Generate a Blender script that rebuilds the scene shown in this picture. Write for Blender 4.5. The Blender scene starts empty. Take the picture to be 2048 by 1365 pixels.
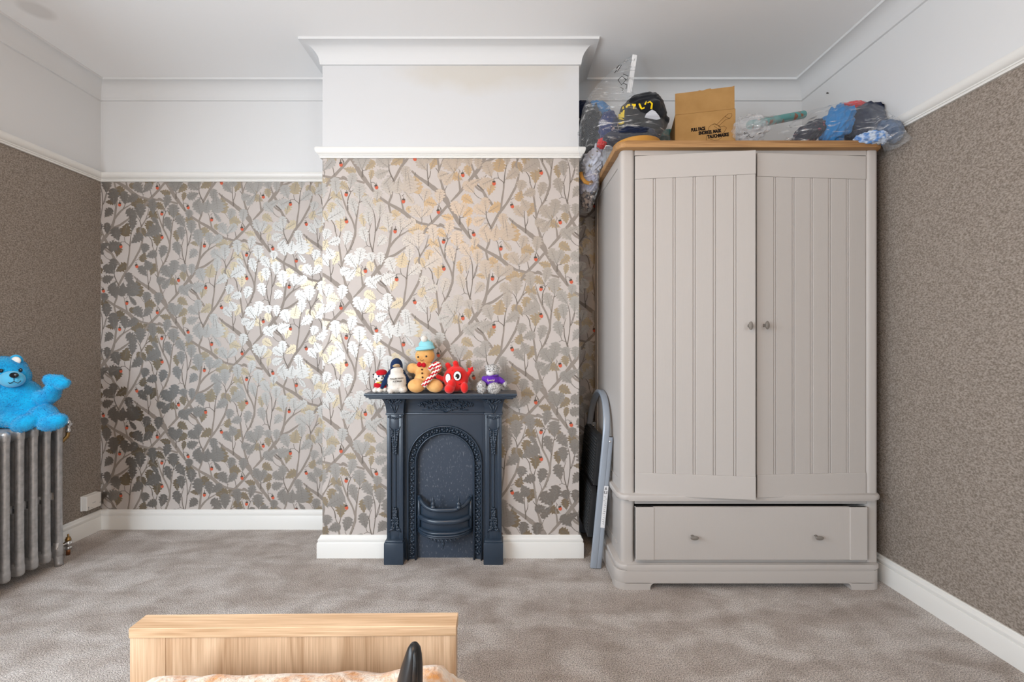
import bpy, bmesh, math, random
from mathutils import Vector, Matrix, noise

# ------------------------------------------------------------------ camera, light, exposure
F, H, CX, CY = 910.0, 1.15, 1010.0, 680.0          # focal length in pixels of the 2048x1365 frame, eye height, vanishing point
SC = bpy.context.scene
COL = SC.collection
PI = math.pi
DB = F / 328.0                                     # distance of the alcove walls
DC = F / 377.0                                     # distance of the chimney breast
XL, XR, ZC, YR = -2.465, 1.81, 2.70, -2.2          # left wall, right wall, ceiling, wall behind the camera
XBL, XBR = -0.968, 0.3926                          # chimney breast

cd = bpy.data.cameras.new('camera')
cd.sensor_width = 36.0
cd.lens = F / 2048.0 * 36.0
cd.shift_x = (1024 - CX) / 2048.0
cd.shift_y = -(682.5 - CY) / 2048.0
cd.clip_start = 0.02
cam = bpy.data.objects.new('camera', cd)
cam.location = (0, 0, H)
cam.rotation_euler = (PI / 2, 0, 0)
COL.objects.link(cam)
SC.camera = cam

SC.view_settings.view_transform = 'Standard'
SC.view_settings.look = 'None'
SC.view_settings.gamma = 1.0
SC.view_settings.use_curve_mapping = False
SC.view_settings.exposure = 0.24

w = bpy.data.worlds.new('world')
SC.world = w
w.use_nodes = True
w.node_tree.nodes['Background'].inputs['Color'].default_value = (0.75, 0.85, 1.0, 1)
w.node_tree.nodes['Background'].inputs['Strength'].default_value = 0.4


def area(name, loc, target, sx, sy, power, col, spread=180):
    l = bpy.data.lights.new(name, 'AREA')
    l.shape = 'RECTANGLE'
    l.size, l.size_y = sx, sy
    l.energy = power
    l.color = col
    l.spread = math.radians(spread)
    o = bpy.data.objects.new(name, l)
    o.location = loc
    d = Vector(target) - Vector(loc)
    o.rotation_euler = d.to_track_quat('-Z', 'Y').to_euler()
    COL.objects.link(o)
    return o


# daylight through side and bay windows at left, an added fill, warm ceiling lamp
area('daylight_side_window', (-2.42, 0.28, 1.17), (0, 0.6, 0.3), 2.1, 1.7, 104, (0.78, 0.895, 1.0))
area('daylight_bay_window', (-2.42, -1.40, 1.20), (0.4, 0.4, 0.5), 1.4, 1.7, 106, (0.80, 0.905, 1.0))
area('fill_light_right', (1.78, -1.55, 1.60), (-0.6, 0.9, 0.2), 0.9, 1.1, 34, (0.86, 0.94, 1.0))  # added fill for carpet and wardrobe front, no known window there
lp = bpy.data.lights.new('ceiling_lamp', 'POINT')
lp.energy = 25
lp.color = (1.0, 0.58, 0.24)
lp.shadow_soft_size = 0.20
lo = bpy.data.objects.new('ceiling_lamp', lp)
lo.location = (-0.42, 0.05, 2.30)
COL.objects.link(lo)


def W(px, py, d):
    """the point a pixel of the photograph shows at distance d"""
    return Vector(((px - CX) * d / F, d, H + (CY - py) * d / F))


# ------------------------------------------------------------------ materials
def _nt(name):
    m = bpy.data.materials.new(name)
    m.use_nodes = True
    nt = m.node_tree
    return m, nt, nt.nodes['Principled BSDF']


def pm(name, col, rough=0.5, metal=0.0, spec=0.5, bump=0.0, bscale=120.0, bdist=0.004, col2=None, vscale=20.0,
       stretch=(1, 1, 1), lo=0.35, hi=0.65, sheen=0.0, detail=4.0, sub=0.0, coat=0.0):
    m, nt, b = _nt(name)
    N, L = nt.nodes, nt.links
    b.inputs['Base Color'].default_value = (*col, 1)
    b.inputs['Roughness'].default_value = rough
    b.inputs['Metallic'].default_value = metal
    b.inputs['Specular IOR Level'].default_value = spec
    if sheen:
        b.inputs['Sheen Weight'].default_value = sheen
        b.inputs['Sheen Roughness'].default_value = 0.5
    if coat:
        b.inputs['Coat Weight'].default_value = coat
        b.inputs['Coat Roughness'].default_value = 0.2
    if col2 or bump:
        tc = N.new('ShaderNodeTexCoord')
        mp = N.new('ShaderNodeMapping')
        mp.inputs['Scale'].default_value = stretch
        L.new(tc.outputs['Object'], mp.inputs['Vector'])
    if col2:
        n = N.new('ShaderNodeTexNoise')
        n.inputs['Scale'].default_value = vscale
        n.inputs['Detail'].default_value = detail
        L.new(mp.outputs['Vector'], n.inputs['Vector'])
        r = N.new('ShaderNodeValToRGB')
        r.color_ramp.elements[0].position = lo
        r.color_ramp.elements[1].position = hi
        r.color_ramp.elements[0].color = (*col, 1)
        r.color_ramp.elements[1].color = (*col2, 1)
        L.new(n.outputs['Fac'], r.inputs['Fac'])
        L.new(r.outputs['Color'], b.inputs['Base Color'])
    if bump:
        n2 = N.new('ShaderNodeTexNoise')
        n2.inputs['Scale'].default_value = bscale
        n2.inputs['Detail'].default_value = 3.0
        L.new(mp.outputs['Vector'], n2.inputs['Vector'])
        bp = N.new('ShaderNodeBump')
        bp.inputs['Strength'].default_value = bump
        bp.inputs['Distance'].default_value = bdist
        L.new(n2.outputs['Fac'], bp.inputs['Height'])
        L.new(bp.outputs['Normal'], b.inputs['Normal'])
    return m


def wood(name, c_dark, c_light, axis, scale=1.0, rough=0.45, ring=9.0):
    """oak veneer: stretched noise figure plus fine pores, grain along axis"""
    m, nt, b = _nt(name)
    N, L = nt.nodes, nt.links
    tc = N.new('ShaderNodeTexCoord')
    mp = N.new('ShaderNodeMapping')
    s = [ring * scale] * 3
    s[axis] = 0.8 * scale
    mp.inputs['Scale'].default_value = s
    L.new(tc.outputs['Object'], mp.inputs['Vector'])
    n = N.new('ShaderNodeTexNoise')
    n.inputs['Scale'].default_value = 1.0
    n.inputs['Detail'].default_value = 3.0
    n.inputs['Distortion'].default_value = 0.6
    L.new(mp.outputs['Vector'], n.inputs['Vector'])
    mul = N.new('ShaderNodeMath')
    mul.operation = 'MULTIPLY'
    mul.inputs[1].default_value = 9.0
    L.new(n.outputs['Fac'], mul.inputs[0])
    fr = N.new('ShaderNodeMath')
    fr.operation = 'PINGPONG'
    fr.inputs[1].default_value = 1.0
    L.new(mul.outputs[0], fr.inputs[0])
    mp2 = N.new('ShaderNodeMapping')
    s2 = [260.0] * 3
    s2[axis] = 7.0
    mp2.inputs['Scale'].default_value = s2
    L.new(tc.outputs['Object'], mp2.inputs['Vector'])
    n2 = N.new('ShaderNodeTexNoise')
    n2.inputs['Scale'].default_value = 1.0
    n2.inputs['Detail'].default_value = 4.0
    L.new(mp2.outputs['Vector'], n2.inputs['Vector'])
    ad = N.new('ShaderNodeMath')
    ad.operation = 'MULTIPLY_ADD'
    ad.inputs[1].default_value = 0.40
    L.new(fr.outputs[0], ad.inputs[0])
    L.new(n2.outputs['Fac'], ad.inputs[2])
    r = N.new('ShaderNodeValToRGB')
    r.color_ramp.elements[0].position = 0.30
    r.color_ramp.elements[1].position = 0.95
    r.color_ramp.elements[0].color = (*c_dark, 1)
    r.color_ramp.elements[1].color = (*c_light, 1)
    L.new(ad.outputs[0], r.inputs['Fac'])
    L.new(r.outputs['Color'], b.inputs['Base Color'])
    b.inputs['Roughness'].default_value = rough
    b.inputs['Specular IOR Level'].default_value = 0.35
    bp = N.new('ShaderNodeBump')
    bp.inputs['Strength'].default_value = 0.12
    bp.inputs['Distance'].default_value = 0.002
    L.new(n2.outputs['Fac'], bp.inputs['Height'])
    L.new(bp.outputs['Normal'], b.inputs['Normal'])
    return m


def carpet_mat():
    m, nt, b = _nt('carpet_pile')
    N, L = nt.nodes, nt.links
    tc = N.new('ShaderNodeTexCoord')

    def nz(scale, detail, stretch=(1, 1, 1), rot=0.0, dist=0.0):
        mp = N.new('ShaderNodeMapping')
        mp.inputs['Scale'].default_value = stretch
        mp.inputs['Rotation'].default_value = (0, 0, rot)
        L.new(tc.outputs['Object'], mp.inputs['Vector'])
        n = N.new('ShaderNodeTexNoise')
        n.inputs['Scale'].default_value = scale
        n.inputs['Detail'].default_value = detail
        n.inputs['Distortion'].default_value = dist
        L.new(mp.outputs['Vector'], n.inputs['Vector'])
        return n.outputs['Fac']

    def ramp(fac, p0, p1, c0, c1):
        r = N.new('ShaderNodeValToRGB')
        r.color_ramp.elements[0].position = p0
        r.color_ramp.elements[1].position = p1
        r.color_ramp.elements[0].color = (*c0, 1)
        r.color_ramp.elements[1].color = (*c1, 1)
        L.new(fac, r.inputs['Fac'])
        return r.outputs['Color']

    def mul(a, c, fac=1.0):
        x = N.new('ShaderNodeMix')
        x.data_type = 'RGBA'
        x.blend_type = 'MULTIPLY'
        x.inputs['Factor'].default_value = fac
        L.new(a, x.inputs['A'])
        L.new(c, x.inputs['B'])
        return x.outputs['Result']

    tuft = nz(235, 3.5)
    c = ramp(tuft, 0.36, 0.63, (0.34, 0.303, 0.28), (1.0, 0.925, 0.875))
    brush = ramp(nz(2.6, 5.0, (1, 2.6, 1), 0.45, 0.8), 0.40, 0.62, (0.74, 0.70, 0.67), (1, 1, 1))
    patch = ramp(nz(9.0, 4.0), 0.36, 0.56, (0.82, 0.80, 0.78), (1, 1, 1))
    c = mul(mul(c, brush), patch)
    L.new(c, b.inputs['Base Color'])
    b.inputs['Roughness'].default_value = 1.0
    b.inputs['Specular IOR Level'].default_value = 0.05
    b.inputs['Sheen Weight'].default_value = 0.15
    bp = N.new('ShaderNodeBump')
    bp.inputs['Strength'].default_value = 0.9
    bp.inputs['Distance'].default_value = 0.012
    L.new(tuft, bp.inputs['Height'])
    L.new(bp.outputs['Normal'], b.inputs['Normal'])
    return m


def film_mat(name, tint=(0.97, 0.975, 0.98), gloss=0.6, haze=0.055):
    """thin clear polythene: see-through, with crinkle highlights put in as gloss and white streaks"""
    m = bpy.data.materials.new(name)
    m.use_nodes = True
    nt = m.node_tree
    N, L = nt.nodes, nt.links
    for n in list(N):
        N.remove(n)
    out = N.new('ShaderNodeOutputMaterial')
    tr = N.new('ShaderNodeBsdfTransparent')
    tr.inputs['Color'].default_value = (*tint, 1)
    gl = N.new('ShaderNodeBsdfGlossy')
    gl.inputs['Roughness'].default_value = 0.22
    df = N.new('ShaderNodeBsdfDiffuse')
    df.inputs['Color'].default_value = (0.88, 0.9, 0.92, 1)
    tc = N.new('ShaderNodeTexCoord')

    def nz(scale, rot, st, detail, dist):
        mp = N.new('ShaderNodeMapping')
        mp.inputs['Scale'].default_value = st
        mp.inputs['Rotation'].default_value = rot
        L.new(tc.outputs['Object'], mp.inputs['Vector'])
        n = N.new('ShaderNodeTexNoise')
        n.inputs['Scale'].default_value = scale
        n.inputs['Detail'].default_value = detail
        n.inputs['Distortion'].default_value = dist
        L.new(mp.outputs['Vector'], n.inputs['Vector'])
        return n.outputs['Fac']
    h = nz(11, (0.3, 0.5, 0.2), (1, 1, 2.6), 6, 1.6)
    bp = N.new('ShaderNodeBump')
    bp.inputs['Strength'].default_value = 1.0
    bp.inputs['Distance'].default_value = 0.035
    L.new(h, bp.inputs['Height'])
    L.new(bp.outputs['Normal'], gl.inputs['Normal'])
    mk = N.new('ShaderNodeMapRange')
    mk.inputs['From Min'].default_value = 0.57
    mk.inputs['From Max'].default_value = 0.67
    mk.inputs['To Min'].default_value = 0.0
    mk.inputs['To Max'].default_value = gloss
    L.new(nz(13, (0.2, 0.9, 0.1), (0.6, 1, 3.2), 5, 1.0), mk.inputs['Value'])
    ad = N.new('ShaderNodeMath')
    ad.operation = 'ADD'
    ad.use_clamp = True
    L.new(mk.outputs['Result'], ad.inputs[0])
    ad.inputs[1].default_value = 0.035
    m1 = N.new('ShaderNodeMixShader')
    hz = N.new('ShaderNodeMath')
    hz.operation = 'MULTIPLY_ADD'
    hz.inputs[1].default_value = 0.42
    hz.inputs[2].default_value = haze
    L.new(mk.outputs['Result'], hz.inputs[0])  # pale streaks: crease whitening and sheen put into the film's colour
    L.new(hz.outputs[0], m1.inputs['Fac'])
    L.new(tr.outputs[0], m1.inputs[1])
    L.new(df.outputs[0], m1.inputs[2])
    m2 = N.new('ShaderNodeMixShader')
    L.new(ad.outputs[0], m2.inputs['Fac'])
    L.new(m1.outputs[0], m2.inputs[1])
    L.new(gl.outputs[0], m2.inputs[2])
    L.new(m2.outputs[0], out.inputs['Surface'])
    return m


M = {}
M['ceiling'] = pm('ceiling_paint', (0.91, 0.91, 0.91), 0.9, spec=0.1, bump=0.05, bscale=40)
M['white'] = pm('white_emulsion', (0.73, 0.735, 0.74), 0.85, spec=0.15, bump=0.04, bscale=60)
M['stained'] = pm('white_emulsion_stained', (0.655, 0.66, 0.67), 0.85, spec=0.15, bump=0.04, bscale=60)


def add_stain(m, centre, scale, col, fac):
    nt = m.node_tree
    N, L = nt.nodes, nt.links
    tc = N.new('ShaderNodeTexCoord')
    mp = N.new('ShaderNodeMapping')
    mp.vector_type = 'POINT'
    mp.inputs['Scale'].default_value = scale
    mp.inputs['Location'].default_value = [-c * s for c, s in zip(centre, scale)]
    L.new(tc.outputs['Object'], mp.inputs['Vector'])
    ln = N.new('ShaderNodeVectorMath')
    ln.operation = 'LENGTH'
    L.new(mp.outputs['Vector'], ln.inputs[0])
    nz = N.new('ShaderNodeTexNoise')
    nz.inputs['Scale'].default_value = 6.0
    L.new(tc.outputs['Object'], nz.inputs['Vector'])
    ad = N.new('ShaderNodeMath')
    ad.operation = 'MULTIPLY_ADD'
    ad.inputs[1].default_value = 0.8
    L.new(nz.outputs['Fac'], ad.inputs[0])
    L.new(ln.outputs['Value'], ad.inputs[2])
    mr = N.new('ShaderNodeMapRange')
    mr.inputs['From Min'].default_value = 1.45
    mr.inputs['From Max'].default_value = 0.95
    mr.inputs['To Min'].default_value = 0.0
    mr.inputs['To Max'].default_value = fac
    L.new(ad.outputs[0], mr.inputs['Value'])
    mx = N.new('ShaderNodeMix')
    mx.data_type = 'RGBA'
    b = N['Principled BSDF']
    mx.inputs['A'].default_value = b.inputs['Base Color'].default_value[:]
    mx.inputs['B'].default_value = (*col, 1)
    L.new(mr.outputs['Result'], mx.inputs['Factor'])
    L.new(mx.outputs['Result'], b.inputs['Base Color'])


add_stain(M['stained'], (-0.12, DC, 2.60), (2.0, 0.0, 6.5), (0.60, 0.555, 0.48), 0.6)
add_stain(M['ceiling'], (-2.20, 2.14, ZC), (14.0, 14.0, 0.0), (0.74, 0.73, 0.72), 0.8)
M['gloss'] = pm('cream_gloss_paint', (0.80, 0.79, 0.76), 0.35, spec=0.4)
M['side_paper'] = pm('brown_mottled_paper', (0.182, 0.150, 0.123), 0.75, spec=0.2, col2=(0.395, 0.342, 0.297), vscale=135,
                     stretch=(1, 1, 1.4), lo=0.34, hi=0.68, bump=0.25, bscale=150, bdist=0.002, detail=6)
M['paper'] = pm('printed_paper_ground', (0.53, 0.478, 0.446), 0.55, spec=0.3)
M['branch'] = pm('printed_branch', (0.28, 0.24, 0.208), 0.55, spec=0.3)
M['twig'] = pm('printed_twig', (0.175, 0.148, 0.126), 0.55, spec=0.3)
M['silver'] = pm('silver_foil_print', (0.39, 0.367, 0.34), 0.45, 1.0)
M['gold'] = pm('gold_foil_print', (0.39, 0.32, 0.225), 0.45, 1.0)
M['vein'] = pm('printed_vein', (0.27, 0.25, 0.23), 0.6, spec=0.2)
M['acorn'] = pm('printed_acorn', (0.58, 0.115, 0.06), 0.6, spec=0.2)
M['cap'] = pm('printed_acorn_cup', (0.10, 0.08, 0.065), 0.6, spec=0.2)
M['carpet'] = carpet_mat()
M['dove'] = pm('dove_grey_paint', (0.50, 0.465, 0.438), 0.5, spec=0.3, bump=0.10, bscale=60, stretch=(4, 4, 0.25), bdist=0.003)
M['dove_smooth'] = pm('dove_grey_satin', (0.51, 0.475, 0.448), 0.45, spec=0.3)
M['dark_in'] = pm('dark_interior', (0.02, 0.018, 0.016), 0.9, spec=0.1)
M['oak_x'] = wood('oak_lengthwise', (0.24, 0.115, 0.040), (0.46, 0.255, 0.105), 0)
M['oak_bed_x'] = wood('pale_oak_lengthwise', (0.46, 0.28, 0.15), (0.80, 0.57, 0.37), 0)
M['oak_bed_z'] = wood('pale_oak_upright', (0.42, 0.25, 0.135), (0.75, 0.53, 0.35), 2, ring=7.0)
M['knob'] = pm('brushed_pewter', (0.24, 0.215, 0.19), 0.48, 0.35)
M['iron'] = pm('black_iron_paint', (0.024, 0.040, 0.064), 0.33, spec=0.65, bump=0.12, bscale=45, bdist=0.004)
M['iron_plate'] = pm('scuffed_black_plate', (0.042, 0.056, 0.082), 0.5, spec=0.4, col2=(0.20, 0.22, 0.25), vscale=95,
                     stretch=(1.6, 1, 0.6), lo=0.58, hi=0.78, detail=9)
M['rad'] = pm('silver_radiator_paint', (0.38, 0.38, 0.385), 0.40, 0.65, col2=(0.52, 0.52, 0.525), vscale=40, bump=0.35, bscale=120, bdist=0.003)
M['chrome'] = pm('chrome', (0.72, 0.72, 0.72), 0.18, 1.0)
M['brass'] = pm('aged_brass', (0.36, 0.23, 0.09), 0.35, 0.9)
M['copper'] = pm('copper_pipe', (0.35, 0.15, 0.07), 0.4, 0.9)
M['plastic_white'] = pm('white_plastic', (0.82, 0.79, 0.75), 0.4, spec=0.4)
M['print_grey'] = pm('grey_print', (0.25, 0.25, 0.26), 0.7)
M['alu'] = pm('grey_powder_coat', (0.36, 0.41, 0.48), 0.35, 0.25)
M['black_plastic'] = pm('black_plastic', (0.012, 0.012, 0.013), 0.35, spec=0.5)
M['black_rib'] = pm('black_ribbed_tread', (0.02, 0.021, 0.023), 0.5, spec=0.4)
M['label'] = pm('white_label', (0.80, 0.81, 0.83), 0.5)
M['ink'] = pm('black_ink', (0.02, 0.015, 0.012), 0.7, spec=0.1)
M['ink_brown'] = pm('brown_line_print', (0.13, 0.065, 0.025), 0.7, spec=0.1)
M['card'] = pm('brown_cardboard', (0.36, 0.20, 0.072), 0.85, spec=0.1, col2=(0.42, 0.24, 0.09), vscale=12, bump=0.05, bscale=90)
M['film'] = film_mat('clear_polythene')
M['film_milky'] = film_mat('milky_polythene', (0.97, 0.97, 0.975), 0.5, 0.16)
M['zip'] = pm('white_zip_strip', (0.88, 0.88, 0.88), 0.4)


def cloth(name, col, col2=None, **k):
    d = dict(rough=0.9, spec=0.1, sheen=0.2, bump=0.3, bscale=320, bdist=0.002)
    d.update(k)
    return pm(name, col, col2=col2, **d)


M['c_black'] = cloth('black_jersey', (0.010, 0.011, 0.014))
M['c_navy'] = cloth('navy_jersey', (0.012, 0.018, 0.045))
M['c_space'] = cloth('navy_printed_cotton', (0.014, 0.028, 0.115), (0.55, 0.42, 0.42), vscale=55, lo=0.66, hi=0.72, detail=1)
M['c_blue'] = cloth('bright_blue_jersey', (0.004, 0.175, 0.45))
M['c_white'] = cloth('white_printed_cotton', (0.60, 0.63, 0.72), (0.22, 0.17, 0.08), vscale=38, lo=0.60, hi=0.68, detail=2)
M['c_lilac'] = cloth('pale_lilac_cotton', (0.42, 0.44, 0.60), (0.55, 0.57, 0.68), vscale=14)
M['c_camo'] = cloth('mottled_beige_cotton', (0.30, 0.25, 0.22), (0.055, 0.05, 0.06), vscale=60, lo=0.45, hi=0.58, detail=2)
M['c_red'] = cloth('red_cotton', (0.62, 0.018, 0.02))
M['c_denim'] = cloth('pale_blue_check', (0.12, 0.26, 0.56), (0.55, 0.63, 0.75), vscale=50, lo=0.42, hi=0.58)
M['c_jeans'] = cloth('dark_denim', (0.03, 0.055, 0.11), (0.10, 0.15, 0.24), vscale=30)
M['c_navy_print'] = cloth('dark_printed_cotton', (0.012, 0.013, 0.028), (0.30, 0.05, 0.08), vscale=55, lo=0.66, hi=0.72, detail=1)
M['c_yellow'] = cloth('yellow_print', (0.80, 0.56, 0.01), bump=0)
M['c_silver'] = cloth('grey_scaly_print', (0.55, 0.57, 0.62), bump=0)
M['tan'] = pm('tan_leather', (0.46, 0.22, 0.035), 0.45, spec=0.4)
M['teal'] = pm('teal_gift_wrap', (0.10, 0.36, 0.34), 0.4, col2=(0.34, 0.10, 0.03), vscale=26, lo=0.60, hi=0.64, detail=1)
M['teal_dark'] = pm('dark_teal_end', (0.012, 0.10, 0.09), 0.5)
M['p_blue'] = cloth('bright_blue_plush', (0.003, 0.30, 0.62), (0.006, 0.43, 0.76), vscale=14, sheen=0.5)
M['p_blue_pale'] = cloth('pale_blue_plush', (0.10, 0.48, 0.74), sheen=0.4)
M['p_white'] = cloth('white_plush', (0.86, 0.83, 0.78), (0.74, 0.69, 0.62), vscale=30)
M['p_navy'] = cloth('navy_plush', (0.010, 0.028, 0.085), sheen=0.15)
M['p_cream'] = cloth('cream_plush', (0.58, 0.42, 0.24))
M['p_ginger'] = cloth('gingerbread_plush', (0.66, 0.33, 0.10), (0.80, 0.46, 0.18), vscale=24)
M['p_mint'] = cloth('pale_turquoise_felt', (0.28, 0.64, 0.72))
M['p_red'] = cloth('red_plush', (0.74, 0.022, 0.020), sheen=0.35)
M['p_red_deep'] = cloth('deep_red_felt', (0.52, 0.008, 0.018))
M['p_grey'] = cloth('speckled_grey_plush', (0.62, 0.61, 0.60), (0.22, 0.21, 0.20), vscale=150, lo=0.46, hi=0.62)
M['p_grey_pale'] = cloth('pale_grey_plush', (0.74, 0.73, 0.75))
M['p_purple'] = cloth('purple_knit', (0.105, 0.022, 0.33), (0.15, 0.04, 0.43), vscale=90)
M['p_brown'] = cloth('brown_stitch', (0.07, 0.028, 0.012), bump=0)
M['p_black'] = pm('black_bead', (0.01, 0.01, 0.012), 0.2)
M['eye_white'] = pm('eye_white', (0.88, 0.88, 0.88), 0.4)
M['eye_blue'] = pm('dark_blue_pupil', (0.02, 0.05, 0.13), 0.4)
M['gold_thread'] = pm('pale_gold_thread', (0.75, 0.62, 0.48), 0.5)
M['duvet'] = cloth('cream_patterned_duvet', (0.78, 0.66, 0.55), (0.66, 0.30, 0.09), vscale=30, lo=0.42, hi=0.66, sheen=0.4, bump=0.6, bscale=90, bdist=0.01, detail=6)


# ------------------------------------------------------------------ mesh helpers
def add_box(bm, a, b, bev=0.0, seg=2, mat=None, mi=0):
    """axis aligned box from corner a to corner b, edges rounded, optionally moved by matrix mat"""
    t = bmesh.new()
    bmesh.ops.create_cube(t, size=1.0)
    for v in t.verts:
        v.co = Vector([(a[i] + b[i]) / 2 + v.co[i] * (b[i] - a[i]) for i in range(3)])
    if bev:
        bmesh.ops.bevel(t, geom=t.edges[:], offset=bev, segments=seg, affect='EDGES', profile=0.5)
    _merge(bm, t, mat, mi)


def _merge(bm, t, mat=None, mi=0):
    if mat is not None:
        bmesh.ops.transform(t, matrix=mat, verts=t.verts[:])
    vm = {}
    for v in t.verts:
        vm[v] = bm.verts.new(v.co)
    for f in t.faces:
        try:
            nf = bm.faces.new([vm[v] for v in f.verts])
            nf.material_index = mi if mi else f.material_index
        except ValueError:
            pass
    t.free()


def add_prism(bm, pts, z0, z1, bev=0.0, mat=None, mi=0, seg=2):
    """closed outline pts (x, y) raised from z0 to z1; bev rounds the top and bottom rims"""
    t = bmesh.new()
    lo_ = [t.verts.new((p[0], p[1], z0)) for p in pts]
    hi_ = [t.verts.new((p[0], p[1], z1)) for p in pts]
    n = len(pts)
    t.faces.new(lo_[::-1])
    t.faces.new(hi_)
    for i in range(n):
        j = (i + 1) % n
        t.faces.new([lo_[i], lo_[j], hi_[j], hi_[i]])
    if bev:
        es = [e for e in t.edges if abs(e.verts[0].co.z - e.verts[1].co.z) < 1e-7]
        bmesh.ops.bevel(t, geom=es, offset=bev, segments=seg, affect='EDGES', profile=0.5)
    bmesh.ops.recalc_face_normals(t, faces=t.faces[:])
    _merge(bm, t, mat, mi)


def rrect(x0, x1, y0, y1, r, front_only=True, n=6):
    """rectangle outline with rounded front (y0) corners"""
    p = []
    for i in range(n + 1):
        a = PI + PI / 2 * i / n
        p.append((x0 + r + r * math.cos(a), y0 + r + r * math.sin(a)))
    for i in range(n + 1):
        a = 1.5 * PI + PI / 2 * i / n
        p.append((x1 - r + r * math.cos(a), y0 + r + r * math.sin(a)))
    p += [(x1, y1), (x0, y1)]
    return p


def add_tube(bm, pts, r, seg=8, closed=False, flat=None, cap=True, mi=0):
    """round (or, with flat=(vector, factor), squashed) tube along pts; r a number or a list"""
    pts = [Vector(p) for p in pts]
    n = len(pts)
    rr = r if isinstance(r, (list, tuple)) else [r] * n
    rings = []
    up = None
    for i in range(n):
        if closed:
            d = pts[(i + 1) % n] - pts[i - 1]
        else:
            d = pts[min(i + 1, n - 1)] - pts[max(i - 1, 0)]
        if d.length < 1e-9:
            d = Vector((0, 0, 1))
        d.normalize()
        if up is None:
            up = Vector((0, 0, 1)) if abs(d.z) < 0.9 else Vector((1, 0, 0))
        x = d.cross(up)
        if x.length < 1e-6:
            x = d.cross(Vector((0, 1, 0)))
        x.normalize()
        y = x.cross(d).normalized()
        up = y
        ring = []
        for k in range(seg):
            a = 2 * PI * k / seg
            off = x * math.cos(a) * rr[i] + y * math.sin(a) * rr[i]
            if flat:
                fv = flat[0]
                off += fv * (off.dot(fv) * (flat[1] - 1))
            ring.append(bm.verts.new(pts[i] + off))
        rings.append(ring)
    m = n if closed else n - 1
    for i in range(m):
        a, b = rings[i], rings[(i + 1) % n]
        for k in range(seg):
            f = bm.faces.new([a[k], a[(k + 1) % seg], b[(k + 1) % seg], b[k]])
            f.smooth = True
            f.material_index = mi
    if cap and not closed:
        f1 = bm.faces.new(rings[0][::-1])
        f2 = bm.faces.new(rings[-1])
        f1.material_index = f2.material_index = mi


def add_lathe(bm, prof, mat, seg=16, mi=0):
    """profile [(radius, height)] turned about local z, placed by mat"""
    rings = []
    for r, h in prof:
        rings.append([bm.verts.new(mat @ Vector((r * math.cos(2 * PI * k / seg), r * math.sin(2 * PI * k / seg), h))) for k in range(seg)])
    for a, b in zip(rings, rings[1:]):
        for k in range(seg):
            f = bm.faces.new([a[k], a[(k + 1) % seg], b[(k + 1) % seg], b[k]])
            f.smooth = True
            f.material_index = mi
    bm.faces.new(rings[0][::-1]).material_index = mi
    bm.faces.new(rings[-1]).material_index = mi


def add_ball(bm, c, r, rot=None, u=14, v=9, mi=0, fn=None):
    """ellipsoid at c with radii r"""
    t = bmesh.new()
    bmesh.ops.create_uvsphere(t, u_segments=u, v_segments=v, radius=1.0)
    rr = r if isinstance(r, (list, tuple)) else (r, r, r)
    mt = Matrix.Diagonal((*rr, 1))
    if rot is not None:
        mt = rot.to_4x4() @ mt
    mt = Matrix.Translation(c) @ mt
    for vv in t.verts:
        vv.co = mt @ vv.co
        if fn:
            vv.co = fn(vv.co)
    for f in t.faces:
        f.smooth = True
    vm = {x: bm.verts.new(x.co) for x in t.verts}
    for f in t.faces:
        nf = bm.faces.new([vm[x] for x in f.verts])
        nf.smooth = True
        nf.material_index = mi
    t.free()


def rx(a):
    return Matrix.Rotation(a, 3, 'X')


def ry(a):
    return Matrix.Rotation(a, 3, 'Y')


def rz(a):
    return Matrix.Rotation(a, 3, 'Z')


ORG = {}


def obj(name, bm, mats, parent=None, smooth=None, label=None, kind=None):
    """link a bmesh (in world coordinates) as ONE mesh object, origin at its thing's base"""
    me = bpy.data.meshes.new(name)
    if smooth:
        for f in bm.faces:
            f.smooth = True
    bm.to_mesh(me)
    bm.free()
    if not isinstance(mats, (list, tuple)):
        mats = [mats]
    for m in mats:
        me.materials.append(m)
    o = bpy.data.objects.new(name, me)
    COL.objects.link(o)
    if parent is not None:
        org = ORG[parent.name]
        me.transform(Matrix.Translation(-org))
        o.parent = parent
        ORG[o.name] = org
    else:
        if len(me.vertices):
            xs = [v.co for v in me.vertices]
            org = Vector(((min(c.x for c in xs) + max(c.x for c in xs)) / 2, (min(c.y for c in xs) + max(c.y for c in xs)) / 2, min(c.z for c in xs)))
        else:
            org = Vector()
        if kind == 'structure':
            org = Vector()
        me.transform(Matrix.Translation(-org))
        o.location = org
        ORG[o.name] = org
    if label:
        o['label'] = label
    if kind:
        o['kind'] = kind
    return o


def tag(o, label, cat, group=None):
    o['label'] = label
    o['category'] = cat
    if group:
        o['group'] = group
    return o


def thing(name, label, cat, loc, group=None):
    o = bpy.data.objects.new(name, None)
    o.empty_display_size = 0.1
    COL.objects.link(o)
    o.location = loc
    ORG[o.name] = Vector(loc)
    return tag(o, label, cat, group)


def B():
    return bmesh.new()


def auto_smooth(o, deg=35):
    me = o.data
    for p in me.polygons:
        p.use_smooth = True
    me.set_sharp_from_angle(angle=math.radians(deg))
    return o


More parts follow.
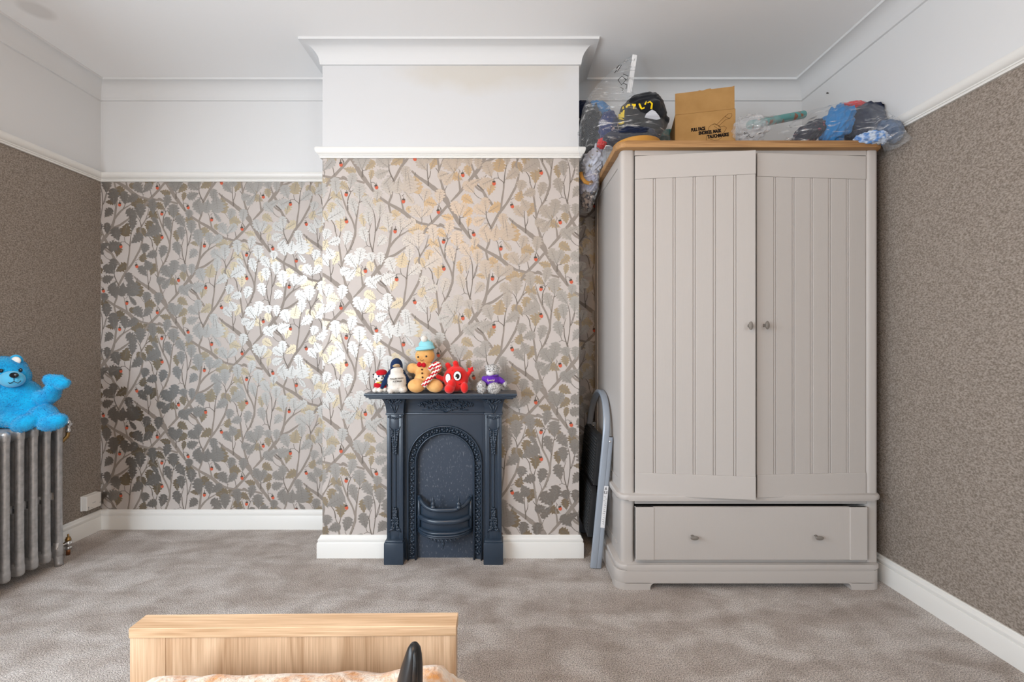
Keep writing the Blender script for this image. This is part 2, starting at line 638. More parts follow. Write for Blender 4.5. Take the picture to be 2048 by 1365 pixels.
def blend(balls, voxel, tubes=(), smooth=6, factor=0.5, fn=None):
    """one continuous soft skin around overlapping ellipsoids and limbs; returns a bmesh"""
    bm = B()
    for b in balls:
        add_ball(bm, b[0], b[1], b[2] if len(b) > 2 else None, 20, 14)
    for pts, r in tubes:
        add_tube(bm, pts, r, 12)
        add_ball(bm, Vector(pts[0]), r[0] if isinstance(r, (list, tuple)) else r, None, 12, 8)
        add_ball(bm, Vector(pts[-1]), r[-1] if isinstance(r, (list, tuple)) else r, None, 12, 8)
    me = bpy.data.meshes.new('tmp')
    bm.to_mesh(me)
    bm.free()
    o = bpy.data.objects.new('tmp', me)
    COL.objects.link(o)
    md = o.modifiers.new('r', 'REMESH')
    md.mode = 'VOXEL'
    md.voxel_size = voxel
    sm = o.modifiers.new('s', 'SMOOTH')
    sm.factor = factor
    sm.iterations = smooth
    dg = bpy.context.evaluated_depsgraph_get()
    dg.update()
    me2 = bpy.data.meshes.new_from_object(o.evaluated_get(dg))
    out = bmesh.new()
    out.from_mesh(me2)
    bpy.data.objects.remove(o)
    bpy.data.meshes.remove(me)
    bpy.data.meshes.remove(me2)
    for f in out.faces:
        f.smooth = True
    if fn:
        for v in out.verts:
            v.co = fn(v.co)
    return out


def fur(src, n, length, width, seed, droop=0.3):
    """short loose tufts standing on a surface, as one mesh"""
    rnd = random.Random(seed)
    fs = list(src.faces)
    ar = [f.calc_area() for f in fs]
    bm = B()
    for f in rnd.choices(fs, ar, k=n):
        vs = [v.co for v in f.verts]
        a, b_ = rnd.random(), rnd.random()
        p = vs[0].lerp(vs[1], a).lerp(vs[-1].lerp(vs[-2], a), b_)
        nrm = f.normal
        d = (nrm + Vector((rnd.uniform(-.5, .5), rnd.uniform(-.5, .5), rnd.uniform(-.5, .5) - droop))).normalized()
        t = d.cross(Vector((rnd.uniform(-1, 1), rnd.uniform(-1, 1), rnd.uniform(-1, 1)))).normalized() * width
        L_ = length * rnd.uniform(.6, 1.3)
        q = p - nrm * 0.001
        v = [bm.verts.new(q - t), bm.verts.new(q + t), bm.verts.new(p + d * L_ * .6 + t * .6 + nrm * L_ * .2), bm.verts.new(p + d * L_ - nrm * L_ * .1)]
        bm.faces.new([v[0], v[1], v[2], v[3]])
    return bm


def text_bm(body, size, mat, align='CENTER', ext=0.0004, spacing=1.0, sx=1.0, bold=0.0):
    cu = bpy.data.curves.new('tmp_text', 'FONT')
    cu.body = body
    cu.size = size
    cu.align_x = align
    cu.align_y = 'CENTER'
    cu.extrude = ext
    cu.offset = bold
    cu.space_character = spacing
    cu.resolution_u = 3
    o = bpy.data.objects.new('tmp_text', cu)
    COL.objects.link(o)
    dg = bpy.context.evaluated_depsgraph_get()
    dg.update()
    me = bpy.data.meshes.new_from_object(o.evaluated_get(dg))
    bm = bmesh.new()
    bm.from_mesh(me)
    bmesh.ops.transform(bm, matrix=mat @ Matrix.Diagonal((sx, 1, 1, 1)), verts=bm.verts[:])
    bpy.data.objects.remove(o)
    bpy.data.curves.remove(cu)
    bpy.data.meshes.remove(me)
    return bm


def join_bm(a, b):
    _merge(a, b)
    return a


FRONT = Matrix.Rotation(PI / 2, 4, 'X')            # text laid in x/y -> standing, facing the camera

# ------------------------------------------------------------------ the room
def struct(name, bm, mats, parent=None, **k):
    return obj(name, bm, mats, parent, kind=None if parent else 'structure', **k)


bm = B()
add_box(bm, (XL - .2, YR - .2, -.2), (XR + .2, DB + .2, 0))
struct('floor', bm, M['carpet'])
bm = B()
add_box(bm, (XL - .2, YR - .2, ZC), (XR + .2, DB + .2, ZC + .2))
struct('ceiling', bm, M['ceiling'])
ZR = 2.14                                          # where paper meets plaster, behind the picture rail


def split_wall(name, a, b, low, high):
    bm = B()
    add_box(bm, (a[0], a[1], 0), (b[0], b[1], ZR), mi=0)
    add_box(bm, (a[0], a[1], ZR), (b[0], b[1], ZC), mi=1)
    return struct(name, bm, [low, high])


w_left = split_wall('wall_left', (XL - .15, YR), (XL, DB + .15), M['side_paper'], M['white'])
w_right = split_wall('wall_right', (XR, YR), (XR + .15, DB + .15), M['side_paper'], M['white'])
w_back = split_wall('wall_back', (XL, DB), (XR, DB + .15), M['paper'], M['white'])
w_breast = split_wall('wall_chimney', (XBL, DC), (XBR, DB), M['paper'], M['stained'])
w_rear = split_wall('wall_rear', (XL - .15, YR - .15), (XR + .15, YR), M['side_paper'], M['white'])

# --- printed wallpaper: one drop (520 x 760 mm, third drop) of oak branches, foil leaves and acorns
U = 1.0 / 10.24 / 328.0
TA, TB = (1734.0, 842.0), (0.0, 2550.0)
# leaf: stalk end u, v, tip u, v, kind (S silver, G gold), relative width
LEAVES = [
    (300, 460, 265, 120, 'S', .62), (112, 402, 330, 405, 'G', .5), (530, 290, 350, 95, 'G', .62), (512, 445, 495, 180, 'S', .66),
    (555, 415, 765, 250, 'S', .6), (632, 458, 890, 400, 'G', .85), (830, 745, 825, 430, 'S', .66), (1010, 520, 925, 325, 'G', .6),
    (1100, 650, 1065, 335, 'S', .56), (1195, 740, 1010, 600, 'G', .75), (1215, 885, 1075, 715, 'S', .42), (1325, 560, 1150, 430, 'G', .62),
    (768, 728, 548, 560, 'S', .66), (665, 985, 672, 715, 'S', .6), (560, 835, 505, 1110, 'G', .82), (385, 1192, 290, 925, 'S', .74),
    (150, 1065, 150, 825, 'S', .58), (105, 712, 245, 535, 'S', .72), (135, 210, 145, -70, 'S', .66), (985, 1015, 1035, 785, 'G', .72),
    (935, 1095, 1240, 915, 'S', .66), (760, 1065, 830, 925, 'G', .74), (945, 1125, 860, 935, 'G', .5), (645, 1242, 870, 1060, 'S', .6),
    (1172, 1312, 1178, 1040, 'G', .66), (872, 225, 715, 5, 'S', .72), (745, 140, 610, 30, 'G', .66), (888, 205, 1060, 15, 'S', .58),
    (905, 90, 1090, -20, 'G', .6), (1228, 180, 1445, 240, 'G', .55), (1342, 522, 1402, 255, 'S', .58), (1512, 735, 1500, 445, 'S', .74),
    (1645, 652, 1400, 610, 'G', .5), (1445, 1005, 1360, 710, 'S', .52), (1742, 912, 1580, 680, 'S', .62), (1682, 1182, 1652, 905, 'S', .62),
    (1588, 1222, 1560, 980, 'G', .56), (1812, 745, 1840, 560, 'S', .82), (1842, 885, 1828, 690, 'G', .86), (1872, 1045, 1878, 810, 'S', .6),
    (1548, 195, 1440, -80, 'S', .56), (1560, 180, 1650, -50, 'S', .58), (1800, -40, 1600, -170, 'G', .66), (1612, 205, 1770, 45, 'G', .66),
    (2015, 225, 1790, 315, 'S', .66), (1703, 388, 1735, 200, 'G', .5), (285, 1868, 80, 1710, 'S', .68), (290, 1818, 268, 1560, 'S', .62),
    (328, 1826, 565, 1680, 'G', .62), (425, 1240, 185, 1355, 'S', .8), (345, 1525, 400, 1290, 'G', .62), (892, 1455, 950, 1255, 'S', .82),
    (925, 1440, 855, 1630, 'G', .74), (948, 1522, 1170, 1445, 'S', .66), (925, 1590, 1040, 1790, 'S', .74), (1038, 1905, 1140, 1665, 'G', .58),
    (965, 1922, 805, 1720, 'S', .60), (1255, 1545, 1325, 1290, 'S', .64), (1625, 1492, 1550, 1220, 'S', .60), (1455, 1955, 1285, 1715, 'S', .70),
    (1490, 1910, 1545, 1590, 'S', .62), (1462, 1965, 1468, 1790, 'G', .42), (1738, 1850, 1690, 1680, 'S', .95), (1728, 2025, 1690, 1830, 'G', .70),
    (1350, 1975, 1165, 2040, 'S', .80), (1450, 1960, 1280, 2180, 'S', .46), (1602, 2092, 1410, 1985, 'G', .66), (1815, 2325, 1630, 2130, 'S', .64),
    (600, 2090, 590, 1845, 'S', .66), (640, 1985, 690, 2335, 'S', .84), (755, 2000, 830, 2345, 'G', .50), (330, 2375, 245, 2090, 'S', .70),
    (335, 2025, 180, 2210, 'S', .42), (480, 2060, 440, 2340, 'S', .62), (590, 2320, 740, 2515, 'S', .34), (925, 2470, 985, 2245, 'S', .72),
    (1155, 2530, 920, 2475, 'G', .82), (1190, 2515, 1215, 2255, 'S', .66), (1930, 2080, 1720, 2200, 'S', .5), (610, 2130, 525, 2270, 'G', .6),
]
BRANCH = [
    [(80, 1160, 65), (180, 1030, 75), (255, 890, 62), (300, 740, 48), (325, 560, 40), (350, 330, 34), (330, 150, 36), (295, -30, 36), (340, -170, 40),
     (375, -410, 45), (430, -530, 45), (530, -710, 52), (660, -880, 45), (760, -1060, 40), (830, -1200, 42), (875, -1400, 36), (850, -1490, 38),
     (830, -1570, 38), (855, -1650, 30), (940, -1790, 24), (985, -1940, 14), (1000, -2020, 8)],
    [(1860, 1950, 66), (1814, 2002, 60), (1720, 2120, 55), (1570, 2300, 50), (1480, 2400, 40), (1400, 2480, 25)],
    [(1330, 10, 46), (1200, 160, 50), (1060, 310, 60), (960, 430, 55), (880, 540, 42)],
    [(200, 1010, 40), (290, 930, 50), (420, 870, 45), (560, 770, 35), (650, 700, 30)],
    [(310, 740, 45), (400, 620, 38), (490, 540, 30), (590, 480, 20), (650, 440, 14)],
    [(150, -120, 26), (300, -30, 45), (430, 40, 55), (560, 120, 65), (680, 220, 60), (820, 300, 45), (960, 335, 40), (1080, 350, 45), (1180, 362, 44),
     (1220, 345, 62), (1300, 385, 36), (1400, 390, 20), (1500, 410, 38), (1600, 440, 45)],
    [(700, -620, 28), (770, -550, 42), (860, -480, 50), (980, -400, 68), (1070, -330, 75), (1180, -240, 85), (1300, -120, 100), (1390, 40, 75),
     (1440, 120, 70), (1510, 250, 80), (1580, 350, 72), (1680, 480, 62), (1760, 590, 50), (1860, 690, 40), (1960, 760, 45), (2060, 830, 50)],
    [(1170, 560, 10), (1220, 740, 24), (1290, 930, 34), (1380, 1110, 32), (1430, 1270, 36), (1430, 1330, 40), (1425, 1380, 44), (1400, 1450, 45),
     (1340, 1610, 34), (1270, 1720, 28), (1210, 1860, 24), (1195, 1920, 20)],
    [(1500, 780, 14), (1470, 980, 24), (1440, 1200, 32), (1430, 1362, 40)],
    [(1070, 1290, 14), (1110, 1400, 22), (1140, 1540, 30), (1170, 1750, 32), (1190, 1900, 40), (1195, 2020, 34), (1230, 2140, 36), (1270, 2280, 45), (1310, 2410, 50)],
    [(610, 1300, 26), (605, 1420, 28), (575, 1620, 34), (560, 1760, 30), (550, 1840, 30)],
    [(60, 1120, 34), (140, 1230, 45), (200, 1310, 38)],
    [(70, 1330, 20), (150, 1410, 35), (240, 1460, 45), (290, 1550, 50), (380, 1660, 45), (405, 1700, 35)],
    [(1750, 1650, 24), (1760, 1790, 28), (1830, 1980, 40), (1920, 2120, 38)],
    [(1570, 2290, 45), (1555, 2180, 28), (1535, 2020, 16), (1560, 1920, 8)],
    [(500, 2380, 10), (520, 2470, 24), (545, 2580, 30), (560, 2650, 36)],
    [(170, 2440, 26), (300, 2520, 44)],
]
TWIG = [
    [(480, 540, 14), (530, 430, 10), (545, 395, 6)], [(1000, 1100, 10), (1060, 1190, 16), (1080, 1310, 20)],
    [(1175, 1310, 10), (1150, 1400, 18), (1125, 1440, 18)], [(1300, 930, 22), (1295, 800, 20), (1310, 700, 16), (1345, 620, 12), (1340, 575, 8), (1300, 500, 6)],
    [(1290, 600, 6), (1315, 575, 7), (1345, 600, 10), (1400, 560, 6)], [(660, 980, 8), (630, 1130, 14), (615, 1310, 24)],
    [(500, 1120, 8), (520, 1220, 10), (590, 1280, 14), (610, 1320, 14)], [(430, 1240, 8), (440, 1222, 8), (520, 1220, 10)],
    [(850, 910, 24), (825, 810, 14), (780, 730, 8)], [(825, 790, 8), (840, 740, 5)], [(950, 760, 14), (1010, 700, 10), (1020, 690, 6)],
    [(1560, 340, 40), (1560, 220, 18), (1545, 160, 10)], [(1560, 220, 10), (1640, 208, 8)], [(1740, 580, 16), (1710, 440, 10), (1708, 395, 6)],
    [(1710, 435, 8), (1760, 430, 8), (1800, 475, 8)], [(1520, 700, 8), (1512, 760, 12), (1500, 790, 14)], [(1560, 760, 10), (1500, 792, 12)],
    [(1460, 760, 10), (1450, 850, 16), (1440, 980, 14), (1460, 1050, 18)], [(1750, 930, 8), (1780, 1050, 14), (1790, 1250, 14), (1780, 1400, 14), (1760, 1530, 14), (1740, 1650, 22)],
    [(1870, 1050, 8), (1800, 1290, 10)], [(1640, 1290, 8), (1680, 1340, 16), (1690, 1480, 16), (1740, 1660, 22), (1750, 1700, 26)],
    [(1720, 1160, 6), (1680, 1290, 10), (1680, 1345, 12)], [(1620, 1490, 6), (1650, 1560, 8), (1710, 1580, 10)], [(1590, 1590, 6), (1655, 1555, 8)],
    [(80, 1490, 10), (150, 1560, 8), (220, 1590, 8)], [(300, 1810, 10), (300, 1910, 16), (340, 2020, 22), (390, 2115, 24)], [(260, 2025, 6), (330, 2022, 6)],
    [(980, 1790, 6), (980, 1920, 10), (990, 2060, 16), (1000, 2130, 24), (1000, 2200, 28)], [(1040, 1930, 8), (1030, 2010, 12), (1000, 2080, 14)],
    [(1290, 1680, 12), (1270, 1600, 8), (1245, 1560, 6)], [(1340, 1620, 10), (1410, 1490, 6)], [(1340, 1625, 8), (1385, 1622, 5)], [(1130, 1880, 10), (1190, 1960, 14)],
    [(1330, 2200, 6), (1290, 2285, 10)], [(430, 2290, 6), (480, 2340, 8), (505, 2390, 10)], [(530, 2385, 8), (570, 2340, 6)],
    [(820, 2330, 4), (900, 2455, 5)], [(1160, 2620, 8), (1190, 2530, 6)], [(1190, 2550, 10), (1235, 2620, 12)], [(885, 305, 8), (885, 240, 8)], [(868, 245, 5), (902, 245, 5)],
    [(1060, 300, 14), (1030, 160, 10)], [(140, 210, 8), (120, 330, 8), (80, 440, 8), (40, 480, 6)], [(300, 1165, 10), (260, 1220, 8)], [(735, 1660, 8), (730, 1640, 6)],
    [(730, 1605, 8), (800, 1565, 6)], [(1255, 1100, 6), (1250, 985, 6)], [(410, 430, 8), (415, 360, 5)], [(1575, 1960, 5), (1540, 1900, 5)], [(1800, 2120, 16), (1900, 2210, 30), (1990, 2270, 45)],
    [(1170, 70, 6), (1165, 20, 6)], [(1230, 110, 12), (1205, 30, 6)], [(760, 2010, 20), (775, 1960, 6)],
]
ACORN = [(408, 455, 0.1), (1178, 110, -0.2), (1808, 512, -0.35), (1272, 640, 0.2), (1275, 1120, -0.3), (435, 1310, -0.1), (757, 1718, -0.4), (1612, 2002, -0.25), (557, 2470, 0.15)]


def leaf_pts(bu, bv, tu, tv, wf):
    ax = Vector((tu - bu, tv - bv))
    L_ = ax.length
    ax.normalize()
    nx = Vector((-ax.y, ax.x))
    rows = []
    n = 51
    lob = 5.0
    for i in range(n):
        t = i / (n - 1)
        env = (max(0.0, 1 - ((t - 0.62) / (0.62 if t < 0.62 else 0.40)) ** 2)) ** 0.62
        env = max(env, 0.10 * (1 - t)) * (0.50 + 0.50 * min(1, t / 0.5))
        wob = (0.5 - 0.5 * math.cos(2 * PI * (lob * t + 0.12))) ** 0.65
        hw = 0.60 * wf * L_ * env * (0.63 + 0.40 * wob)
        fw = 0.018 * L_ * env * wob
        c = Vector((bu, bv)) + ax * (t * L_ * 1.0)
        rows.append((c + nx * hw + ax * fw, c - nx * hw + ax * fw, c))
    return rows, ax, nx, L_


def ribbon(pts, rnd=None):
    """quads of a tapering printed branch"""
    q = []
    P = [Vector((p[0], p[1])) for p in pts]
    # round the polyline off a little
    fine, wid = [], []
    for i in range(len(P) - 1):
        p0, p1, p2, p3 = P[max(i - 1, 0)], P[i], P[i + 1], P[min(i + 2, len(P) - 1)]
        for k in range(4):
            t = k / 4
            fine.append(0.5 * ((2 * p1) + (p2 - p0) * t + (2 * p0 - 5 * p1 + 4 * p2 - p3) * t * t + (3 * p1 - p0 - 3 * p2 + p3) * t ** 3))
            wid.append(pts[i][2] * (1 - t) + pts[i + 1][2] * t)
    fine.append(P[-1])
    wid.append(pts[-1][2])
    ed = []
    for i, p in enumerate(fine):
        d = (fine[min(i + 1, len(fine) - 1)] - fine[max(i - 1, 0)]).normalized()
        nn = Vector((-d.y, d.x))
        h = wid[i] * 0.5
        if wid[i] > 20 and rnd:
            h *= rnd.uniform(0.9, 1.12)
        ed.append((p + nn * h, p - nn * h))
    for a, b in zip(ed, ed[1:]):
        q.append([a[0], b[0], b[1], a[1]])
    return q


def build_tile():
    """convex pieces of one repeat: (material, layer, outline)"""
    rnd = random.Random(4)
    out = []
    for i, (bu, bv, tu, tv, k, wf) in enumerate(LEAVES):
        rows, ax, nx, L_ = leaf_pts(bu, bv, tu, tv, wf)
        lay = (0.00012 if k == 'G' else 0.00080) + i * 3.0e-6
        mi = 1 if k == 'S' else 2
        for a, b in zip(rows, rows[1:]):
            out.append((mi, lay, [a[0], b[0], b[2], a[2]]))
            out.append((mi, lay, [a[2], b[2], b[1], a[1]]))
        vl = lay + 0.0003
        b0 = Vector((bu, bv)) - ax * 0.08 * L_
        tip = Vector((bu, bv)) + ax * 0.9 * L_
        out.append((3, vl, [b0 + nx * 4.5, tip + nx * 1.5, tip - nx * 1.5, b0 - nx * 4.5]))
        for f in (0.25, 0.42, 0.58, 0.72):
            c = Vector((bu, bv)) + ax * f * L_
            w_ = 0.5 * wf * L_ * (0.5 + 0.5 * min(1, f / .5)) * 0.70
            for s in (1, -1):
                e = c + nx * s * w_ + ax * 0.13 * L_
                out.append((3, vl, [c + ax * 3, e, c - ax * 3]))
    for i, b in enumerate(BRANCH):
        for q in ribbon(b, rnd):
            out.append((4, 0.00048 + i * 5.0e-6, q))
    for i, b in enumerate(TWIG):
        for q in ribbon([(p[0], p[1], p[2] * 0.9 + 2) for p in b]):
            out.append((5, 0.00058 + i * 3.0e-6, q))
    for (u, v, a) in ACORN:
        def ell(ru, rv, cu, cv, n=14):
            pts = []
            for k in range(n):
                t = 2 * PI * k / n
                x, y = cu + ru * math.cos(t), cv + rv * math.sin(t)
                pts.append(Vector((u + x * math.cos(a) - y * math.sin(a), v + x * math.sin(a) + y * math.cos(a))))
            return pts
        out.append((6, 0.0015, ell(31, 38, 0, 6)))
        out.append((7, 0.0016, ell(29, 17, 0, -26)))
        out.append((7, 0.0016, [Vector((u - 3, v - 36)), Vector((u + 3, v - 36)), Vector((u + 14 * math.sin(a) + 4, v - 80)), Vector((u + 14 * math.sin(a), v - 80))]))
    return out


def clip(poly, axis, val, keep_less):
    res = []
    n = len(poly)
    for i in range(n):
        a, b = poly[i], poly[(i + 1) % n]
        ia = (a[axis] <= val) if keep_less else (a[axis] >= val)
        ib = (b[axis] <= val) if keep_less else (b[axis] >= val)
        if ia:
            res.append(a)
        if ia != ib:
            t = (val - a[axis]) / (b[axis] - a[axis])
            res.append(a.lerp(b, t))
    return res


TILE = build_tile()


def paper_panel(name, parent, x0, x1, z0, z1, y, ox, oz):
    """paste the printed paper on a wall face; (ox, oz) is where the pattern's origin falls"""
    V, Fc, MI = [], [], []

    def face(pts, mi, off):
        i0 = len(V)
        V.extend((p.x, y - 0.0008 - off, p.y) for p in pts)
        Fc.append(list(range(i0, i0 + len(pts))))
        MI.append(mi)

    face([Vector((x0, z0)), Vector((x1, z0)), Vector((x1, z1)), Vector((x0, z1))], 0, 0)
    span = max(x1 - x0, z1 - z0) / (TA[0] * U) + 4
    for i in range(-8, 9):
        for j in range(-8, 9):
            du, dv = i * TA[0] + j * TB[0], i * TA[1] + j * TB[1]
            tx, tz = ox + du * U, oz - dv * U
            if tx > x1 + 0.35 or tx + 0.65 < x0 - 0.1 or tz < z0 - 0.7 or tz - 0.9 > z1 + 0.3:
                continue
            for mi, off, pts in TILE:
                q = [Vector((tx + p.x * U, tz - p.y * U)) for p in pts]
                ax0, ax1 = min(p.x for p in q), max(p.x for p in q)
                az0, az1 = min(p.y for p in q), max(p.y for p in q)
                if ax1 <= x0 or ax0 >= x1 or az1 <= z0 or az0 >= z1:
                    continue
                if ax0 < x0:
                    q = clip(q, 0, x0, False)
                if ax1 > x1 and q:
                    q = clip(q, 0, x1, True)
                if az0 < z0 and q:
                    q = clip(q, 1, z0, False)
                if az1 > z1 and q:
                    q = clip(q, 1, z1, True)
                if len(q) >= 3:
                    face(q, mi, off)
    me = bpy.data.meshes.new(name)
    me.from_pydata(V, [], Fc)
    for m in ('paper', 'silver', 'gold', 'vein', 'branch', 'twig', 'acorn', 'cap'):
        me.materials.append(M[m])
    me.polygons.foreach_set('material_index', MI)
    # face the room
    me.update()
    b2 = bmesh.new()
    b2.from_mesh(me)
    for f in b2.faces:
        if f.normal.y > 0:
            f.normal_flip()
    b2.to_mesh(me)
    b2.free()
    o = bpy.data.objects.new(name, me)
    COL.objects.link(o)
    o.parent = parent
    ORG[o.name] = Vector()
    return o


ZB = 0.10
paper_panel('wallpaper', w_back, XL + .002, XBL, ZB, ZR, DB, (200 - CX) / 328.0, H + (CY - 365) / 328.0)['label'] = 'patterned paper of oak branches, silver and gold foil leaves and red acorns'
paper_panel('wallpaper', w_back, XBR, XBR + .5, ZB, ZR, DB, XBR - 0.2, 2.0)
paper_panel('wallpaper', w_breast, XBL, XBR, ZB, ZR, DC, -1.2204, 2.1129)

# --- swept trims
PATH = [(XL, YR), (XL, DB), (XBL, DB), (XBL, DC), (XBR, DC), (XBR, DB), (XR, DB), (XR, YR)]


def sweep(name, profile, mats, path, i0, i1, close_ends=True):
    """profile [(out from wall, height)] along path from vertex i0 to i1, mitred at the corners of the whole path"""
    def nrm(k):
        a, b = Vector(path[k]), Vector(path[k + 1])
        d = (b - a).normalized()
        return Vector((d.y, -d.x))
    bm = B()
    rings = []
    for k in range(i0, i1 + 1):
        if k == 0:
            n = nrm(0)
        elif k == len(path) - 1:
            n = nrm(k - 1)
        else:
            a, b = nrm(k - 1), nrm(k)
            n = (a + b) / (1 + a.dot(b))
        rings.append([bm.verts.new((path[k][0] + n.x * o_, path[k][1] + n.y * o_, z)) for o_, z in profile])
    m = len(profile)
    for a, b in zip(rings, rings[1:]):
        for k in range(m):
            bm.faces.new([a[k], a[(k + 1) % m], b[(k + 1) % m], b[k]])
    if close_ends:
        bm.faces.new(rings[0])
        bm.faces.new(rings[-1][::-1])
    bmesh.ops.recalc_face_normals(bm, faces=bm.faces[:])
    return auto_smooth(struct(name, bm, mats), 30)


rail = [(0, 2.112), (.010, 2.112), (.011, 2.120), (.015, 2.122), (.015, 2.127), (.019, 2.129), (.026, 2.136), (.030, 2.146), (.031, 2.156), (.028, 2.163),
        (.022, 2.166), (.012, 2.160), (0, 2.160)]
sweep('trim_1', rail, M['gloss'], PATH, 0, 1)
sweep('trim_2', rail, M['gloss'], PATH, 1, 2)
sweep('trim_3', rail, M['gloss'], PATH, 2, 5)
sweep('trim_4', rail, M['gloss'], PATH, 5, 6)
sweep('trim_5', rail, M['gloss'], PATH, 6, 7)
cove = [(0, ZC - .096), (.010, ZC - .094), (.011, ZC - .086)]
for i in range(9):
    a = PI / 2 * i / 8
    cove.append((.012 + .070 * (1 - math.cos(a)), ZC - .084 + .072 * math.sin(a)))
cove += [(.090, ZC - .012), (.090, ZC + .01), (0, ZC + .01)]
sweep('trim_6', cove, M['white'], PATH, 0, 1)
sweep('trim_7', cove, M['white'], PATH, 1, 2)
sweep('trim_8', cove, M['white'], PATH, 2, 5)
sweep('trim_9', cove, M['white'], PATH, 5, 6)
sweep('trim_10', cove, M['white'], PATH, 6, 7)
skirt = [(0, -.01), (.022, -.01), (.022, .078), (.020, .082), (.017, .083), (.019, .090), (.018, .098), (.012, .104), (.010, .112), (.006, .116), (0, .116)]
sweep('baseboard_left', skirt, M['gloss'], PATH, 0, 1)
sweep('baseboard_back', skirt, M['gloss'], PATH, 1, 2)
sweep('baseboard_chimney', skirt, M['gloss'], [(XBL, DB), (XBL, DC), (-.607, DC)], 0, 2)
sweep('baseboard_chimney', skirt, M['gloss'], [(-.022, DC), (XBR, DC), (XBR, DB)], 0, 2)
sweep('baseboard_alcove', skirt, M['gloss'], PATH, 5, 6)
sweep('baseboard_right', skirt, M['gloss'], PATH, 6, 7)

bm = B()
add_tube(bm, [(XR + .004, 2.546, 2.53), (XR - .008, 2.546, 2.532)], .003, 8)
add_ball(bm, Vector((XR - .008, 2.546, 2.532)), (.003, .005, .005), None, 8, 6)
tag(obj('nail', bm, pm('dark_nail', (.1, .1, .1), .5, .5)), 'small nail in the white upper part of the right wall', 'nail')

# ------------------------------------------------------------------ wardrobe
YW = F / 430.3                                     # front of the carcass
wd = thing('wardrobe', 'tall dove grey two-door wardrobe with oak top and one drawer, doors ajar', 'wardrobe', (1.14, 2.42, 0))
WL, WR, YB = .540, 1.737, 2.735
G, GS = M['dove'], M['dove_smooth']
bm = B()
add_prism(bm, rrect(.508, 1.735, 2.090, YB, .045), .030, .088, .004)
fo = rrect(.508, 1.735, 2.090, 2.16, .045)
add_prism(bm, fo[:7] + [(.668, 2.090), (.668, 2.16), (.508, 2.16)], 0, .032)
add_prism(bm, [(1.592, 2.090)] + fo[7:14] + [(1.735, 2.16), (1.592, 2.16)], 0, .032)
for s, x in ((1, .668), (-1, 1.592)):
    pts = [(x, .0305)] + [(x + s * .022 * (1 - math.cos(a)), .0305 - .022 * (1 - math.sin(a))) for a in [PI / 2 * k / 6 for k in range(6, -1, -1)]]
    add_prism(bm, pts, -2.112, -2.0905, mat=Matrix.Rotation(PI / 2, 4, 'X'))
for x0, x1 in ((.508, .56), (1.683, 1.735)):
    add_box(bm, (x0, 2.65, 0), (x1, YB, .032))
add_box(bm, (.510, 2.14, .005), (.53, 2.66, .035))
auto_smooth(obj('plinth', bm, GS, wd))
bm = B()
add_prism(bm, rrect(.515, 1.738, 2.088, YB, .045), .088, .1155, .009)
auto_smooth(obj('plinth_moulding', bm, GS, wd))
bm = B()
add_prism(bm, rrect(.524, 1.742, 2.086, YB, .045), .409, .4367, .010)
auto_smooth(obj('waist_moulding', bm, GS, wd))
bm = B()
add_prism(bm, rrect(.514, 1.743, 2.080, 2.76, .045), 2.031, 2.0615, .008, seg=3)
o = auto_smooth(obj('oak_top', bm, M['oak_x'], wd, label='oiled oak top board with rounded front corners'))
for s, (xa, xb) in ((0, (WL, .604)), (1, (1.680, WR))):
    bm = B()
    add_prism(bm, rrect(xa, xb, YW, YW + .05, .018), .1155, 2.031)
    auto_smooth(obj('post', bm, GS, wd))
for x0, inner in ((WL + .001, 1), (WR - .019, 0)):
    bm = B()
    for z0, z1 in ((.1155, .409), (.4367, 2.031)):
        add_box(bm, (x0 + .005, YW + .04, z0), (x0 + .016, YB, z1))
        add_box(bm, (x0, YB - .062, z0), (x0 + .02, YB, z1), .003)
        add_box(bm, (x0, YW + .045, z0), (x0 + .02, YW + .075, z1), .003)
        add_box(bm, (x0 + .0008, YW + .06, z1 - .055), (x0 + .0192, YB - .03, z1), .002)
        add_box(bm, (x0 + .0008, YW + .06, z0), (x0 + .0192, YB - .03, z0 + .05), .002)
    obj('side_panel', bm, GS, wd)
bm = B()
add_box(bm, (WL + .01, YB - .012, .1155), (WR - .01, YB - .002, 2.031))
obj('back_panel', bm, M['dark_in'], wd)
for z0, z1 in ((2.008, 2.031), (.386, .409), (.1155, .1335)):
    bm = B()
    add_box(bm, (.604, YW + .002, z0), (1.680, YW + .03, z1), .001)
    obj('front_rail', bm, GS, wd)
bm = B()
add_box(bm, (.604, YW + .03, .385), (1.68, YB - .012, .432))
obj('floor_board', bm, M['dark_in'], wd)


def oval_knob(parent, mat):
    bm = B()
    add_lathe(bm, [(.0075, 0), (.0065, .006), (.006, .014), (.0085, .020), (.0150, .023), (.0185, .026), (.0190, .0285), (.0170, .031), (.008, .0325), (.001, .033)],
              mat, 20)
    return auto_smooth(obj('knob', bm, M['knob'], parent, label='pewter oval knob'))


